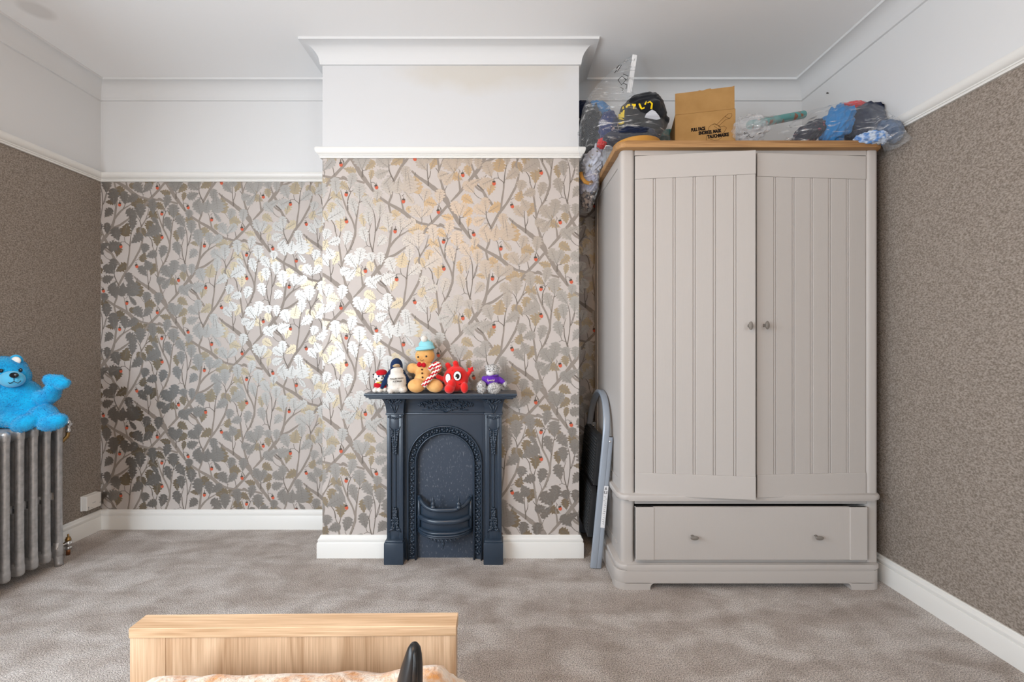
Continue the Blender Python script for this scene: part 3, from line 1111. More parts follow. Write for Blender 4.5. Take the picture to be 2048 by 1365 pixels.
def door(hinge_x, sgn, ang, knob_x, kz):
    """hinge_x on the carcass front; local x runs from the hinge to the free edge, swung out by ang"""
    Wd, z0, z1, th = .5295, .427, 2.005, .022
    rot = Matrix.Rotation(-sgn * ang, 4, 'Z')
    T_ = Matrix.Translation((hinge_x, YW, 0)) @ rot @ Matrix.Diagonal((sgn, 1, 1, 1))

    def fin(bm):
        if sgn < 0:
            bmesh.ops.reverse_faces(bm, faces=bm.faces[:])
        return bm
    bm = B()
    add_box(bm, (.001, .008, z0), (Wd - .001, th, z1), mat=T_)
    root = obj('door', fin(bm), GS, wd)
    bm = B()
    add_box(bm, (0, 0, z1 - .108), (Wd, th - .002, z1), .0025, mat=T_)
    obj('top_rail', fin(bm), GS, root)
    bm = B()
    add_box(bm, (0, 0, z0), (Wd, th - .002, z0 + .105), .0025, mat=T_)
    obj('bottom_rail', fin(bm), GS, root)
    n = 6
    step = Wd / n
    for i in range(n):
        a = i * step + (0 if i == 0 else .0062)
        b = (i + 1) * step - (0 if i == n - 1 else .0062)
        bm = B()
        add_box(bm, (a, .003, z0 + .104), (b, .012, z1 - .107), .0022, mat=T_)
        obj('plank', fin(bm), G, root)
        if i < n - 1:
            bm = B()
            c = (i + 1) * step
            add_box(bm, (c - .0038, .0042, z0 + .104), (c + .0038, .012, z1 - .107), .002, mat=T_)
            obj('bead', fin(bm), G, root)
    km = T_ @ Matrix.Translation((knob_x, .003, kz)) @ Matrix.Rotation(PI / 2, 4, 'X') @ Matrix.Diagonal((.52, 1, 1, 1))
    oval_knob(root, km)
    return root


door(.6046, 1, .128, .498, 1.213)
door(1.679, -1, .072, .497, 1.216)

YD = F / 436.0
bm = B()
add_box(bm, (.5995, YD + .003, .137), (1.6645, YD + .022, .380), .002)
dr = obj('drawer', bm, G, wd)
for x0, x1 in ((.5995, .6855), (1.5835, 1.6645)):
    bm = B()
    add_box(bm, (x0, YD, .137), (x1, YD + .02, .380), .003)
    obj('drawer_stile', bm, GS, dr)
bm = B()
add_box(bm, (.615, YD + .02, .15), (.63, 2.6, .34))
add_box(bm, (1.64, YD + .02, .15), (1.652, 2.6, .34))
add_box(bm, (.615, 2.59, .15), (1.652, 2.6, .34))
add_box(bm, (.615, YD + .02, .15), (1.652, 2.6, .158))
obj('drawer_box', bm, M['dark_in'], dr)
bm = B()
add_box(bm, (.6045, YD + .02, .325), (.613, 2.3, .352), .002)
add_ball(bm, Vector((.606, YD + .027, .338)), (.006, .006, .008))
obj('drawer_runner', bm, M['black_plastic'], dr)
for kx in (.860, 1.4266):
    km = Matrix.Translation((kx, YD + .003, .250)) @ Matrix.Rotation(PI / 2, 4, 'X') @ Matrix.Diagonal((1, .52, 1, 1))
    oval_knob(dr, km)

# ------------------------------------------------------------------ folding step stool leaning on the wardrobe
st = thing('step_stool', 'folded grey metal step stool with black treads leaning on the wardrobe side', 'step stool', (.455, 2.5, 0))
e_up = Vector((.084, 0, .889)).normalized()
e_n = Vector((e_up.z, 0, -e_up.x))                 # towards the wardrobe


def S(y, h, n=0.0):
    return Vector((.445, y, .006)) + e_up * h + e_n * n


Y0, Y1, HT = 2.287, 2.715, .865
hw = (Y1 - Y0) / 2
path = [S(Y0, .0)] + [S(Y0, .1 * k) for k in range(1, 7)]
for k in range(15):
    a = PI - PI * k / 14
    path.append(S((Y0 + Y1) / 2 + hw * math.cos(a), HT - hw + hw * math.sin(a)))
path += [S(Y1, .1 * k) for k in range(6, -1, -1)]


def flat_bar(bm, pts, half_n, half_t):
    rings = []
    for i, p in enumerate(pts):
        d = (pts[min(i + 1, len(pts) - 1)] - pts[max(i - 1, 0)]).normalized()
        t = d.cross(e_n).normalized()
        r = half_t * .6
        ring = []
        for sx, sy in ((1, 1), (-1, 1), (-1, -1), (1, -1)):
            c = e_n * (sx * (half_n - r)) + t * (sy * (half_t - r))
            a0 = {(1, 1): 0, (-1, 1): 1, (-1, -1): 2, (1, -1): 3}[(sx, sy)] * PI / 2
            for q in range(3):
                a = a0 + q * PI / 4
                ring.append(bm.verts.new(p + c + e_n * (r * math.cos(a)) + t * (r * math.sin(a))))
        rings.append(ring)
    n = len(rings[0])
    for a, b in zip(rings, rings[1:]):
        for k in range(n):
            bm.faces.new([a[k], a[(k + 1) % n], b[(k + 1) % n], b[k]])
    bm.faces.new(rings[0])
    bm.faces.new(rings[-1][::-1])
    bmesh.ops.recalc_face_normals(bm, faces=bm.faces[:])


bm = B()
flat_bar(bm, path, .017, .010)
auto_smooth(obj('frame', bm, M['alu'], st), 50)
for y, h1 in ((Y0 + .004, .66), (Y1 - .004, .66)):
    bm = B()
    flat_bar(bm, [S(y, .0, .024), S(y, h1, .022)], .0150, .012)
    lg = auto_smooth(obj('leg', bm, M['alu'], st), 50)
    bm = B()
    flat_bar(bm, [S(y, h1 - .002, .022), S(y, h1 + .0012, .022)], .0125, .009)
    obj('leg_dark_opening', bm, M['black_plastic'], lg)  # black inset painted as the shade inside the open leg top
    bm = B()
    add_ball(bm, S(y - .012, h1 - .022, .022), (.006, .004, .006))
    obj('rivet', bm, M['chrome'], lg)
    bm = B()
    flat_bar(bm, [S(y, -.006, .023), S(y, .010, .023)], .013, .009)
    obj('foot', bm, M['black_plastic'], lg)
for h0, h1, n0 in ((.40, .655, -.020), (.135, .385, -.024)):
    bm = B()
    for k in range(2):
        pass
    pts = [(Y0 + .035, h0), (Y1 - .02, h0 + .0), (Y1 - .02, h1 - .03), (Y1 - .06, h1), (Y0 + .07, h1), (Y0 + .035, h1 - .03)]
    fr = [bm.verts.new(S(y, h, n0 - .012)) for y, h in pts]
    bk = [bm.verts.new(S(y, h, n0 + .014)) for y, h in pts]
    bm.faces.new(fr)
    bm.faces.new(bk[::-1])
    for i in range(len(pts)):
        j = (i + 1) % len(pts)
        bm.faces.new([fr[i], fr[j], bk[j], bk[i]])
    bmesh.ops.recalc_face_normals(bm, faces=bm.faces[:])
    td = obj('tread', bm, M['black_rib'], st)
    bm = B()
    nr = 15
    for k in range(nr):
        h = h0 + .018 + (h1 - h0 - .04) * k / (nr - 1)
        add_tube(bm, [S(Y0 + .05, h, n0 - .0125), S(Y1 - .03, h, n0 - .0125)], .0042, 6)
    o = obj('grip_ribs', bm, M['black_rib'], td)
    o['kind'] = 'stuff'
for h in (.27, .53):
    bm = B()
    add_tube(bm, [S(Y0, h, .004), S(Y1, h, .004)], .007, 8)
    obj('cross_bar', bm, M['alu'], st)
lab = B()
yl = Y0 - .0085


def on_leg(n, h, d=0.0):
    return S(yl - d, h, .024 + n)


def lq(bm, n0, n1, h0, h1, d):
    bm.faces.new([bm.verts.new(on_leg(n0, h0, d)), bm.verts.new(on_leg(n1, h0, d)), bm.verts.new(on_leg(n1, h1, d)), bm.verts.new(on_leg(n0, h1, d))])


lq(lab, -.0125, .0105, .205, .415, .0006)
o = obj('warning_label', lab, M['label'], st, label='white warning sticker with black pictograms')
bm = B()
rnd = random.Random(3)
bm.faces.new([bm.verts.new(on_leg(-.009, .396, .001)), bm.verts.new(on_leg(.006, .396, .001)), bm.verts.new(on_leg(-.0015, .412, .001))])
lq(bm, -.0095, .0075, .376, .379, .001)
lq(bm, -.0095, -.004, .379, .391, .001)
lq(bm, .002, .0075, .379, .391, .001)
for k in range(14):
    h = .36 - k * .0105
    n = rnd.uniform(-.009, 0)
    lq(bm, n, n + rnd.uniform(.002, .005), h, h + rnd.uniform(.0015, .004), .001)
    lq(bm, n + .006, n + .007 + rnd.uniform(0, .002), h - .002, h + .003, .001)
obj('pictogram', bm, M['print_grey'], o)

# ------------------------------------------------------------------ cast iron radiator
YL = 2.316
rd = thing('radiator', 'old silver-painted cast iron column radiator under the blue plush toy', 'radiator', (-2.35, 1.95, 0))
XF = -2.254
bm = B()
for k, x in enumerate((XF - .020, XF - .076, XF - .132)):
    add_tube(bm, [(x, YL, z) for z in (.085, .10, .2, .35, .5, .62, .68, .70)], [.0185, .0165, .0155, .0155, .0155, .0155, .0165, .0185], 14, flat=(Vector((1, 0, 0)), 1.12))
for x in (XF - .048, XF - .104):
    add_box(bm, (x - .018, YL - .0055, .10), (x + .018, YL + .0055, .335), .004)
    add_box(bm, (x - .018, YL - .0055, .372), (x + .018, YL + .0055, .69), .004)
sec = []
add_box(bm, (XF - .154, YL - .0185, .672), (XF - .0005, YL + .0185, .732), .018, 4)
add_box(bm, (XF - .154, YL - .0185, .041), (XF - .0005, YL + .0185, .104), .018, 4)
for z in (.075, .698):
    add_tube(bm, [(XF - .076, YL - .032, z), (XF - .076, YL + .031, z)], .022, 14)
s0 = auto_smooth(obj('section', bm, M['rad'], rd), 40)
for k in range(1, 13):
    c = s0.copy()
    COL.objects.link(c)
    c.parent = rd
    c.location = s0.location + Vector((0, -.062 * k, 0))
for yy in (YL, YL - .062 * 12):
    for q in ((-.022, -.022, -.018, -.014), (-.130, -.132, -.138, -.142)):
        bm = B()
        add_tube(bm, [(XF + q[0], yy, .12), (XF + q[1], yy, .055), (XF + q[2], yy, .012), (XF + q[3], yy, 0)], [.019, .019, .016, .019], 12)
        obj('foot', bm, M['rad'], rd)
vx, vy = -2.335, 2.432
bm = B()
add_tube(bm, [(vx, vy, .0), (vx, vy, .035)], .009, 10)
cp = obj('supply_pipe', bm, M['copper'], rd)
bm = B()
add_lathe(bm, [(.010, .028), (.015, .03), (.015, .042), (.0125, .044), (.0165, .05), (.0175, .060), (.0165, .072), (.012, .076)], Matrix.Translation((vx, vy, 0)), 12)
add_tube(bm, [(vx, vy, .060), (vx, vy - .05, .070), (vx, YL, .085)], .011, 10)
v1 = obj('valve', bm, M['chrome'], rd)
bm = B()
add_lathe(bm, [(.013, .075), (.013, .086), (.010, .088), (.010, .094), (.0045, .095), (.004, .110), (.001, .112)], Matrix.Translation((vx, vy, 0)), 10)
obj('spindle', bm, M['brass'], v1)
bm = B()
add_lathe(bm, [(.009, .655), (.0125, .657), (.0125, .672), (.009, .674), (.009, .680), (.0125, .683), (.013, .712), (.009, .718), (.004, .722), (.001, .735)], Matrix.Translation((vx, vy, 0)), 12)
add_tube(bm, [(vx, vy, .700), (vx + .02, vy - .006, .700)], .008, 8)
v2 = obj('valve', bm, M['chrome'], rd)
bm = B()
add_tube(bm, [(vx, vy, .66), (vx, vy - .004, .635), (vx, vy - .03, .615), (vx, vy - .08, .61)], .009, 10)
obj('elbow_pipe', bm, M['brass'], v2)
bm = B()
add_box(bm, (XF - .075, YL - .062 * 1.5 - .003, .548), (XF - .065, YL - .062 * 1.5 + .003, .596), .002)
obj('heat_clip', bm, M['brass'], rd)

# ------------------------------------------------------------------ white junction box low on the left wall
jb = thing('junction_box', 'white plastic wired box low on the brown left wall', 'junction box', (XL + .002, 2.689, .152))
bm = B()
add_box(bm, (XL, 2.640, .152), (XL + .012, 2.738, .238), .002)
obj('back_plate', bm, M['plastic_white'], jb)
bm = B()
add_box(bm, (XL + .012, 2.641, .153), (XL + .038, 2.737, .237), .004)
cv = obj('cover', bm, M['plastic_white'], jb)
for y, z in ((2.652, .163), (2.652, .172), (2.727, .176)):
    bm = B()
    add_lathe(bm, [(.003, 0), (.003, .001), (.001, .0012)], Matrix.Translation((XL + .0378, y, z)) @ Matrix.Rotation(PI / 2, 4, 'Y'), 8)
    obj('screw', bm, M['print_grey'], cv)
for z, a, b in ((.190, 2.675, 2.700), (.186, 2.678, 2.696), (.163, 2.662, 2.680)):
    bm = B()
    add_box(bm, (XL + .0379, a, z), (XL + .0383, b, z + .0012))
    obj('small_print', bm, M['print_grey'], cv)

# ------------------------------------------------------------------ cast iron bedroom fireplace
fp = thing('fireplace', 'small black cast iron bedroom fireplace with arched opening on the chimney breast', 'fireplace', (-.314, 2.37, 0))
XM = -.314
IR = M['iron']
YS = 2.378                                         # face of the spandrel
YP = 2.350                                         # face of the pilasters
R0, R1, ZS = .144, .196, .508                      # arch inner and outer radius, springing height


def lump(bm, x, y, z, r, sq=.6):
    add_ball(bm, Vector((x, y, z)), (r, r * sq, r), None, 8, 5)


def arch(r, n=20, z0=0.0):
    p = [(XM - r, z0), (XM - r, ZS * .5), (XM - r, ZS)]
    p += [(XM + r * math.cos(PI - PI * k / n), ZS + r * math.sin(PI - PI * k / n)) for k in range(1, n)]
    p += [(XM + r, ZS), (XM + r, ZS * .5), (XM + r, z0)]
    return p


def arch_strip(bm, ra, ya, rb, yb, z0=0.0):
    a, b = arch(ra, z0=z0), arch(rb, z0=z0)
    va = [bm.verts.new((x, ya, z)) for x, z in a]
    vb = [bm.verts.new((x, yb, z)) for x, z in b]
    for i in range(len(a) - 1):
        bm.faces.new([va[i], va[i + 1], vb[i + 1], vb[i]])


# mantel shelf
bm = B()
SX0, SX1 = XM - .388, XM + .374
for z0, z1, ins, bv in ((.868, .8825, .0, .004), (.8595, .8685, .006, .003), (.852, .860, .018, .003)):
    add_prism(bm, [(SX0 + ins, 2.262 + ins), (SX1 - ins, 2.262 + ins), (SX1 - ins, DC - .001), (SX0 + ins, DC - .001)], z0, z1, bv)
auto_smooth(obj('mantel_shelf', bm, IR, fp))
# spandrel plate with the arch cut out
bm = B()
n = 32
top = .765
lo_ = [(XM + R1 * math.cos(PI - PI * k / n), ZS + R1 * math.sin(PI - PI * k / n)) for k in range(n + 1)]
vl = [bm.verts.new((x, YS, z)) for x, z in lo_]
vt = [bm.verts.new((x, YS, top)) for x, z in lo_]
for i in range(n):
    bm.faces.new([vl[i], vl[i + 1], vt[i + 1], vt[i]])
add_box(bm, (XM - .225, YS, 0), (XM - R1 + .001, YS + .03, top))
add_box(bm, (XM + R1 - .001, YS, 0), (XM + .225, YS + .03, top))
bmesh.ops.recalc_face_normals(bm, faces=bm.faces[:])
obj('arch_plate', bm, IR, fp)
# frieze
bm = B()
ns = 8
prev = None
for k in range(ns + 1):
    a = PI / 2 * k / ns
    y, z = 2.385 - .03 * (1 - math.cos(a)), .768 + .088 * math.sin(a)
    cur = [bm.verts.new((XM - .225, y, z)), bm.verts.new((XM + .225, y, z))]
    if prev:
        bm.faces.new([prev[0], prev[1], cur[1], cur[0]])
    prev = cur
add_box(bm, (XM - .222, 2.366, .7625), (XM + .222, 2.40, .7685), .002)
bmesh.ops.recalc_face_normals(bm, faces=bm.faces[:])
auto_smooth(obj('frieze', bm, IR, fp), 30)
# arch mouldings
bm = B()
arch_strip(bm, R1, YS - .001, R1 - .006, YS - .010)
arch_strip(bm, R1 - .006, YS - .010, R1 - .010, YS + .004)
arch_strip(bm, R1 - .010, YS + .004, R0 + .014, YS + .010)
arch_strip(bm, R0 + .014, YS + .010, R0 + .009, YS - .006)
arch_strip(bm, R0 + .009, YS - .006, R0 + .002, YS + .006)
arch_strip(bm, R0 + .002, YS + .006, R0, YS + .034)
bmesh.ops.recalc_face_normals(bm, faces=bm.faces[:])
auto_smooth(obj('arch_moulding', bm, IR, fp), 50)
bm = B()
add_tube(bm, [(x, YS - .009, z) for x, z in arch(R1 - .005)], .0042, 6)
add_tube(bm, [(x, YS - .004, z) for x, z in arch(R0 + .009)], .0040, 6)
obj('arch_bead', bm, IR, fp)
# leaf band around the arch
rnd = random.Random(11)
bm = B()
rm = (R0 + R1) / 2 + .002
steps = []
for k in range(15):
    steps.append((XM - rm, .03 + .032 * k, 0))
for k in range(20):
    a = PI - PI * (k + .5) / 20
    steps.append((XM + rm * math.cos(a), ZS + rm * math.sin(a), a - PI))
for k in range(15):
    steps.append((XM + rm, .03 + .032 * k, 0))
for i, (x, z, a) in enumerate(steps):
    side = 1 if i % 2 else -1
    rd_ = Vector((math.cos(a + PI) if a else (-1 if x < XM else 1), 0, math.sin(a + PI) if a else 0))
    tg = Vector((-rd_.z, 0, rd_.x))
    c = Vector((x, YS + .004, z))
    add_ball(bm, c, (.0085, .009, .0085), None, 7, 5)
    for s in (1, -1):
        add_ball(bm, c + rd_ * (.009 * s) + tg * .005 * side, (.0052, .0045, .0052), None, 6, 4)
        add_tube(bm, [c + rd_ * (.003 * s) + tg * .012, c + rd_ * (.010 * s) + tg * .015 + Vector((0, -.004, 0)), c + rd_ * (.013 * s) + tg * .009], [.0034, .004, .0024], 5)
    add_ball(bm, c + tg * .013 + rd_ * .004 * side, (.0045, .005, .0045), None, 6, 4)
obj('leaf_band', bm, IR, fp, kind='stuff')


def frond(bm, x, y, z, up, w, h, seed, n=16, taper=True):
    """a cast clump of scrolling foliage filling a tapering patch"""
    r = random.Random(seed)
    for k in range(n):
        t = (k + .5) / n
        ww = w * ((1 - .75 * t) if taper else 1)
        for s in (-1, 1):
            px = x + s * ww * r.uniform(.25, .95)
            pz = z + up * h * t + r.uniform(-.004, .004)
            add_ball(bm, Vector((px, y, pz)), (.0056, .0072, .0072), ry(r.uniform(-1, 1)), 6, 4)
        add_tube(bm, [(x, y + .001, z + up * h * t), (x + ww * .5, y - .003, z + up * h * (t + .03)), (x + ww * .9, y - .002, z + up * h * (t - .02))], .0030, 5)
        add_tube(bm, [(x, y + .001, z + up * h * t), (x - ww * .5, y - .003, z + up * h * (t + .03)), (x - ww * .9, y - .002, z + up * h * (t - .02))], .0030, 5)
    add_tube(bm, [(x, y - .001, z), (x, y - .001, z + up * h)], [.005, .0025], 6)


for s in (-1, 1):
    cx = XM + s * .2545
    bm = B()
    for a, b in ((-.042, -.020), (.020, .042)):
        add_box(bm, (cx + a, YP, .108), (cx + b, DC - .001, .77), .003)
    add_box(bm, (cx - .021, YP + .010, .108), (cx + .021, DC - .001, .77))
    add_box(bm, (cx - .021, YP, .108), (cx + .021, YP + .012, .185), .002)
    add_box(bm, (cx - .021, YP, .655), (cx + .021, YP + .012, .77), .002)
    add_tube(bm, [(cx, YP + .010, .19), (cx, YP + .010, .65)], .0068, 8)
    p = auto_smooth(obj('pilaster', bm, IR, fp), 40)
    bm = B()
    frond(bm, cx, YP - .001, .165, 1, .024, .115, 5, 13)
    frond(bm, cx, YP - .001, .688, -1, .024, .130, 6, 14)
    for q in (-1, 1):
        add_tube(bm, [(cx + q * .010, YP - .002, .165), (cx + q * .022, YP - .004, .170), (cx + q * .032, YP - .002, .156)], [.005, .004, .002], 6)
        add_tube(bm, [(cx + q * .008, YP - .002, .680), (cx + q * .020, YP - .003, .684), (cx + q * .028, YP - .002, .702)], [.005, .004, .0015], 6)
    obj('foliage', bm, IR, p, kind='stuff')
    bm = B()
    prev = None
    for k in range(9):
        t = k / 8
        e = 1 - math.cos(t * PI / 2)
        z = .770 + .084 * math.sin(t * PI / 2)
        hw_, yy = .044 + .026 * e, YP - .002 - .050 * e
        cur = [bm.verts.new(c) for c in ((cx - hw_, DC - .001, z), (cx - hw_, yy, z), (cx + hw_, yy, z), (cx + hw_, DC - .001, z))]
        if prev:
            for i in range(3):
                bm.faces.new([prev[i], prev[i + 1], cur[i + 1], cur[i]])
        prev = cur
    bmesh.ops.recalc_face_normals(bm, faces=bm.faces[:])
    add_box(bm, (cx - .048, YP - .006, .762), (cx + .048, DC - .001, .771), .002)
    p = auto_smooth(obj('capital', bm, IR, fp), 40)
    bm = B()
    r = random.Random(8)
    for k in range(46):
        t = r.uniform(.45, .98)
        e = 1 - math.cos(t * PI / 2)
        z = .770 + .084 * math.sin(t * PI / 2)
        add_ball(bm, Vector((cx + r.uniform(-.038, .038), YP - .006 - .050 * e, z)), (.0062, .008, .0055), None, 6, 4)
    for q in (-1, 0, 1):
        add_tube(bm, [(cx, YP - .003, .771), (cx + q * .010, YP - .006, .79), (cx + q * .020, YP - .012, .815)], [.004, .0035, .003], 6)
    for k in range(9):
        u = k / 8 * 2 - 1
        add_ball(bm, Vector((cx + u * .033, YP - .002, .752 - .008 * (1 - abs(u)))), (.0055, .006, .006), None, 6, 4)
    obj('foliage', bm, IR, p, kind='stuff')
    bm = B()
    add_box(bm, (cx - .050, 2.318, 0), (cx + .050, DC - .001, .112), .004)
    add_box(bm, (cx - .046, 2.325, .108), (cx + .046, DC - .001, .122), .005)
    auto_smooth(obj('plinth_block', bm, IR, fp), 40)
# frieze spray
bm = B()
r = random.Random(21)
for k in range(150):
    u = r.uniform(-1, 1)
    hgt = .062 * (1 - abs(u)) ** .9 + .012
    t = r.uniform(0, 1)
    z = .812 + (t - .55) * hgt
    x = XM + .002 + u * .142
    tt = min(1, max(0, (z - .768) / .088))
    y = 2.385 - .03 * (1 - math.cos(math.asin(tt)))
    add_ball(bm, Vector((x, y - .004, z)), (.0044, .007, .0044), None, 6, 4)
for k in range(9):
    u = (k - 4) / 4
    pts = []
    for q in range(5):
        t = q / 4
        z = .772 + .05 * t * (1 - .6 * abs(u)) + .01 * math.sin(t * 5)
        x = XM + .002 + u * .12 * t
        tt = min(1, max(0, (z - .768) / .088))
        pts.append((x, 2.385 - .03 * (1 - math.cos(math.asin(tt))) - .004, z))
    add_tube(bm, pts, [.004, .0032, .003, .0026, .002], 5)
obj('frieze_spray', bm, IR, fp, kind='stuff')
# back plate in the opening
bm = B()
add_box(bm, (XM - R0 - .006, DC - .014, 0), (XM + R0 + .006, DC - .003, ZS + R0 + .006))
obj('back_plate', bm, M['iron_plate'], fp, label='flat black plate with pale scratches filling the arch')

# fire basket
gr = B()
hwg = .137


def bow(z, dz, bulge, r, yb=2.385, n=16, lift=0.0, w=hwg):
    p = []
    for k in range(n + 1):
        u = -1 + 2 * k / n
        e = abs(u) ** 4
        p.append(Vector((XM + u * w, yb - bulge * (1 - abs(u) ** 2.8), z + dz * e + lift)))
    return p


fl = (Vector((0, 1, 0)), .7)
add_tube(gr, bow(.281, .046, .072, .012), .0105, 8, flat=fl)
add_tube(gr, bow(.222, .008, .076, .012), .0140, 8, flat=fl)
for z, b_, r_ in ((.167, .078, .012), (.155, .084, .010), (.145, .080, .009)):
    add_tube(gr, bow(z, .003, b_, r_), r_, 8, flat=(Vector((0, 0, 1)), .6))
for s in (-1, 1):
    x = XM + s * (hwg - .001)
    add_tube(gr, [(x, 2.385, .335), (x + s * -.002, 2.372, .25), (x + s * -.002, 2.372, .17)], [.009, .008, .009], 8)
gt = obj('fire_basket', gr, IR, fp)
bm = B()
a, b_ = bow(.150, 0, .052, 0), bow(.285, 0, .050, 0)
va, vb = [bm.verts.new(p) for p in a], [bm.verts.new(p) for p in b_]
for i in range(len(a) - 1):
    f = bm.faces.new([va[i], va[i + 1], vb[i + 1], vb[i]])
    f.smooth = True
obj('basket_front', bm, IR, gt)
for x in (-.054, .077):
    bm = B()
    add_lathe(bm, [(.012, .285), (.015, .294), (.010, .301), (.008, .303), (.0125, .309), (.0115, .315), (.0065, .319), (.0055, .322), (.0078, .327), (.0040, .336), (.0008, .350)],
              Matrix.Translation((XM + x, 2.325, 0)), 12)
    obj('finial', bm, IR, gt)
bm = B()
for k in range(13):
    u = -1 + 2 * k / 12
    y = 2.385 - .078 * (1 - abs(u) ** 2.6)
    x = XM + u * .118
    dz = .030 * (1 - abs(u)) + .006
    add_tube(bm, [(x - .008, y, .142), (x, y - .003, .142 - dz * .5), (x + .006, y - .002, .142 - dz * .75), (x + .002, y, .142 - dz * .4)], [.004, .0045, .004, .003], 6)
    add_ball(bm, Vector((x, y - .002, .142 - dz * .5)), (.006, .005, .006), None, 6, 4)
add_ball(bm, Vector((XM, 2.307, .112)), (.008, .006, .012), None, 8, 6)
add_ball(bm, Vector((XM, 2.307, .098)), (.004, .004, .010), None, 8, 6)
obj('scroll_apron', bm, IR, gt)

# ------------------------------------------------------------------ soft toys along the mantel shelf
D0 = 2.30
PX = D0 / F                                        # metres per pixel there


def T(px, py, dd=0.0):
    return W(px, py, D0 + dd)


def E(px, py, rx_, ry_, dd=0.0, depth=None, rot=0.0):
    """ellipsoid given by its pixel centre and pixel radii"""
    dp = depth if depth is not None else min(rx_, ry_)
    return (T(px, py, dd), (rx_ * PX, dp * PX, ry_ * PX), ry(math.radians(rot)))


def soft(name, balls, mat, parent, tubes=(), vox=.0028, smooth=5, **k):
    return obj(name, blend(balls, vox, tubes, smooth), mat, parent, **k)


def solid(name, balls, mat, parent, **k):
    o = None
    for b in balls:
        bm = B()
        add_ball(bm, b[0], b[1], b[2] if len(b) > 2 else None, 16, 10)
        o = obj(name, bm, mat, parent, **k)
    return o


# puppy in a red hat
t = thing('plush_puppy', 'tiny white plush puppy in red hat and jacket, leftmost on the mantel', 'soft toy', T(758, 786), 'soft toys on the mantel')
hd = soft('body', [E(758, 754, 10.5, 10, 0, 9), E(762, 758, 6.5, 5, -.014, 5), E(758, 770, 9, 10, .004, 8), E(751, 781, 6, 5, -.012, 9), E(761, 781, 6, 5, -.012, 9), E(770, 780, 5, 5, -.004, 6)],
          M['p_white'], t)
soft('jacket', [E(757, 771, 9.6, 7.5, .003, 9), E(769, 774, 4.5, 5.5, 0, 5)], M['p_red_deep'], t)
soft('hat', [E(763, 745.5, 11.5, 6.5, .002, 11, -4), E(763, 749, 11.8, 2.2, 0, 11.5, -6)], M['p_red_deep'], t)
soft('collar', [E(759, 765.5, 6.8, 1.8, -.004, 8)], pm('yellow_felt', (.75, .52, .05), .8), t)
soft('ear', [E(748.5, 753, 3.6, 6, .004, 3, 20)], M['p_white'], t)
solid('ear_patch', [E(747, 750, 1.8, 2.2, -.004, 2), E(746.5, 754.5, 1.4, 1.6, -.003, 2), E(752.5, 758.5, 1.2, 2, -.020, 1.5)], M['p_black'], t)
solid('eye', [E(757.5, 753.5, 1.9, 2.2, -.0205, 1.4), E(766, 753.5, 1.6, 2, -.0185, 1.4)], M['eye_blue'], t)
solid('nose', [E(763.8, 757, 1.7, 1.4, -.026, 1.6)], M['p_black'], t)

# penguin
t = thing('plush_penguin', 'navy and white plush penguin with printed white belly', 'soft toy', T(791, 786), 'soft toys on the mantel')
soft('body', [E(793, 760, 22, 27, .012, 16), E(793, 733, 12.5, 16.5, .002, 13), E(793, 746, 15, 12, .008, 13)], M['p_navy'], t)
bl = blend([E(794, 764, 18.5, 22, -.012, 16), E(794, 744, 12.5, 12, -.010, 11.5), E(782, 781, 7, 6, -.03, 10), E(806, 780, 8, 6, -.026, 10), E(794, 775, 18, 10, -.014, 15)], .0028, (), 5)
fb = fur(bl, 1500, .0045, .0007, 5)
bp_ = obj('belly', bl, M['p_white'], t)
obj('belly_fur', fb, M['p_white'], bp_, kind='stuff')
soft('beak', [E(793.5, 731, 6.0, 2.6, -.034, 9), E(793, 732.5, 8, 2.6, -.026, 6)], M['p_cream'], t, vox=.002)
soft('wing', [], M['p_navy'], t, tubes=[([T(776, 750, -.002), T(771, 762, -.010), T(763, 777, -.018)], [4.5 * PX, 6 * PX, 3 * PX])])
soft('wing', [], M['p_navy'], t, tubes=[([T(808, 748, .004), T(815, 762, .006), T(817, 779, .006)], [4 * PX, 6 * PX, 3.5 * PX])])
tb = text_bm('PENGUIN PARADE', .0115, Matrix.Translation(T(793.5, 758, -.0625)) @ Matrix.Rotation(math.radians(4), 4, 'Y').inverted() @ FRONT, ext=.0012, sx=.72)
tb = join_bm(tb, text_bm('AUSTRALIA', .0115, Matrix.Translation(T(794.5, 763.5, -.0625)) @ Matrix.Rotation(math.radians(4), 4, 'Y').inverted() @ FRONT, ext=.0012, sx=.76))
obj('belly_lettering', tb, M['ink'], t)

# gingerbread man
t = thing('plush_gingerbread_man', 'tan plush gingerbread man with blue bobble hat holding striped candy cane', 'soft toy', T(850, 786), 'soft toys on the mantel')
soft('body', [E(850, 712, 20, 17.5, .03, 12), E(846, 742, 18, 16, .016, 13), E(846, 760, 18, 16, .006, 13), E(825, 737, 11.5, 10.5, .014, 9), E(833, 738, 11, 10, .016, 10),
              E(874, 735, 10.5, 12.5, .022, 9), E(864, 738, 11, 11, .018, 10), E(833, 772, 17.5, 14, -.028, 13), E(869, 772, 17.5, 13.5, -.024, 13, 14)],
     M['p_ginger'], t, vox=.0032)
soft('hat', [E(850, 696, 20, 5.0, .026, 14, -5), E(852, 689, 15, 8, .03, 11), E(850, 684, 9, 6.5, .03, 8)], M['p_mint'], t)
soft('hat_brim', [E(850.5, 698.5, 20.5, 3.6, .0225, 15, -6)], M['p_mint'], t)
solid('bobble', [E(848.5, 678.5, 7, 7, .016, 7)], M['p_white'], t)
solid('eye', [E(836, 714.5, 1.6, 1.9, .0025, 1.2), E(852.5, 713.2, 2, 2, -.0005, 1.2)], M['p_black'], t)
bm = B()
add_tube(bm, [T(840, 719.5, -.001), T(842.5, 722, -.003), T(845, 722, -.003), T(847, 719.5, -.002)], .0011, 6)
obj('mouth', bm, M['p_brown'], t)
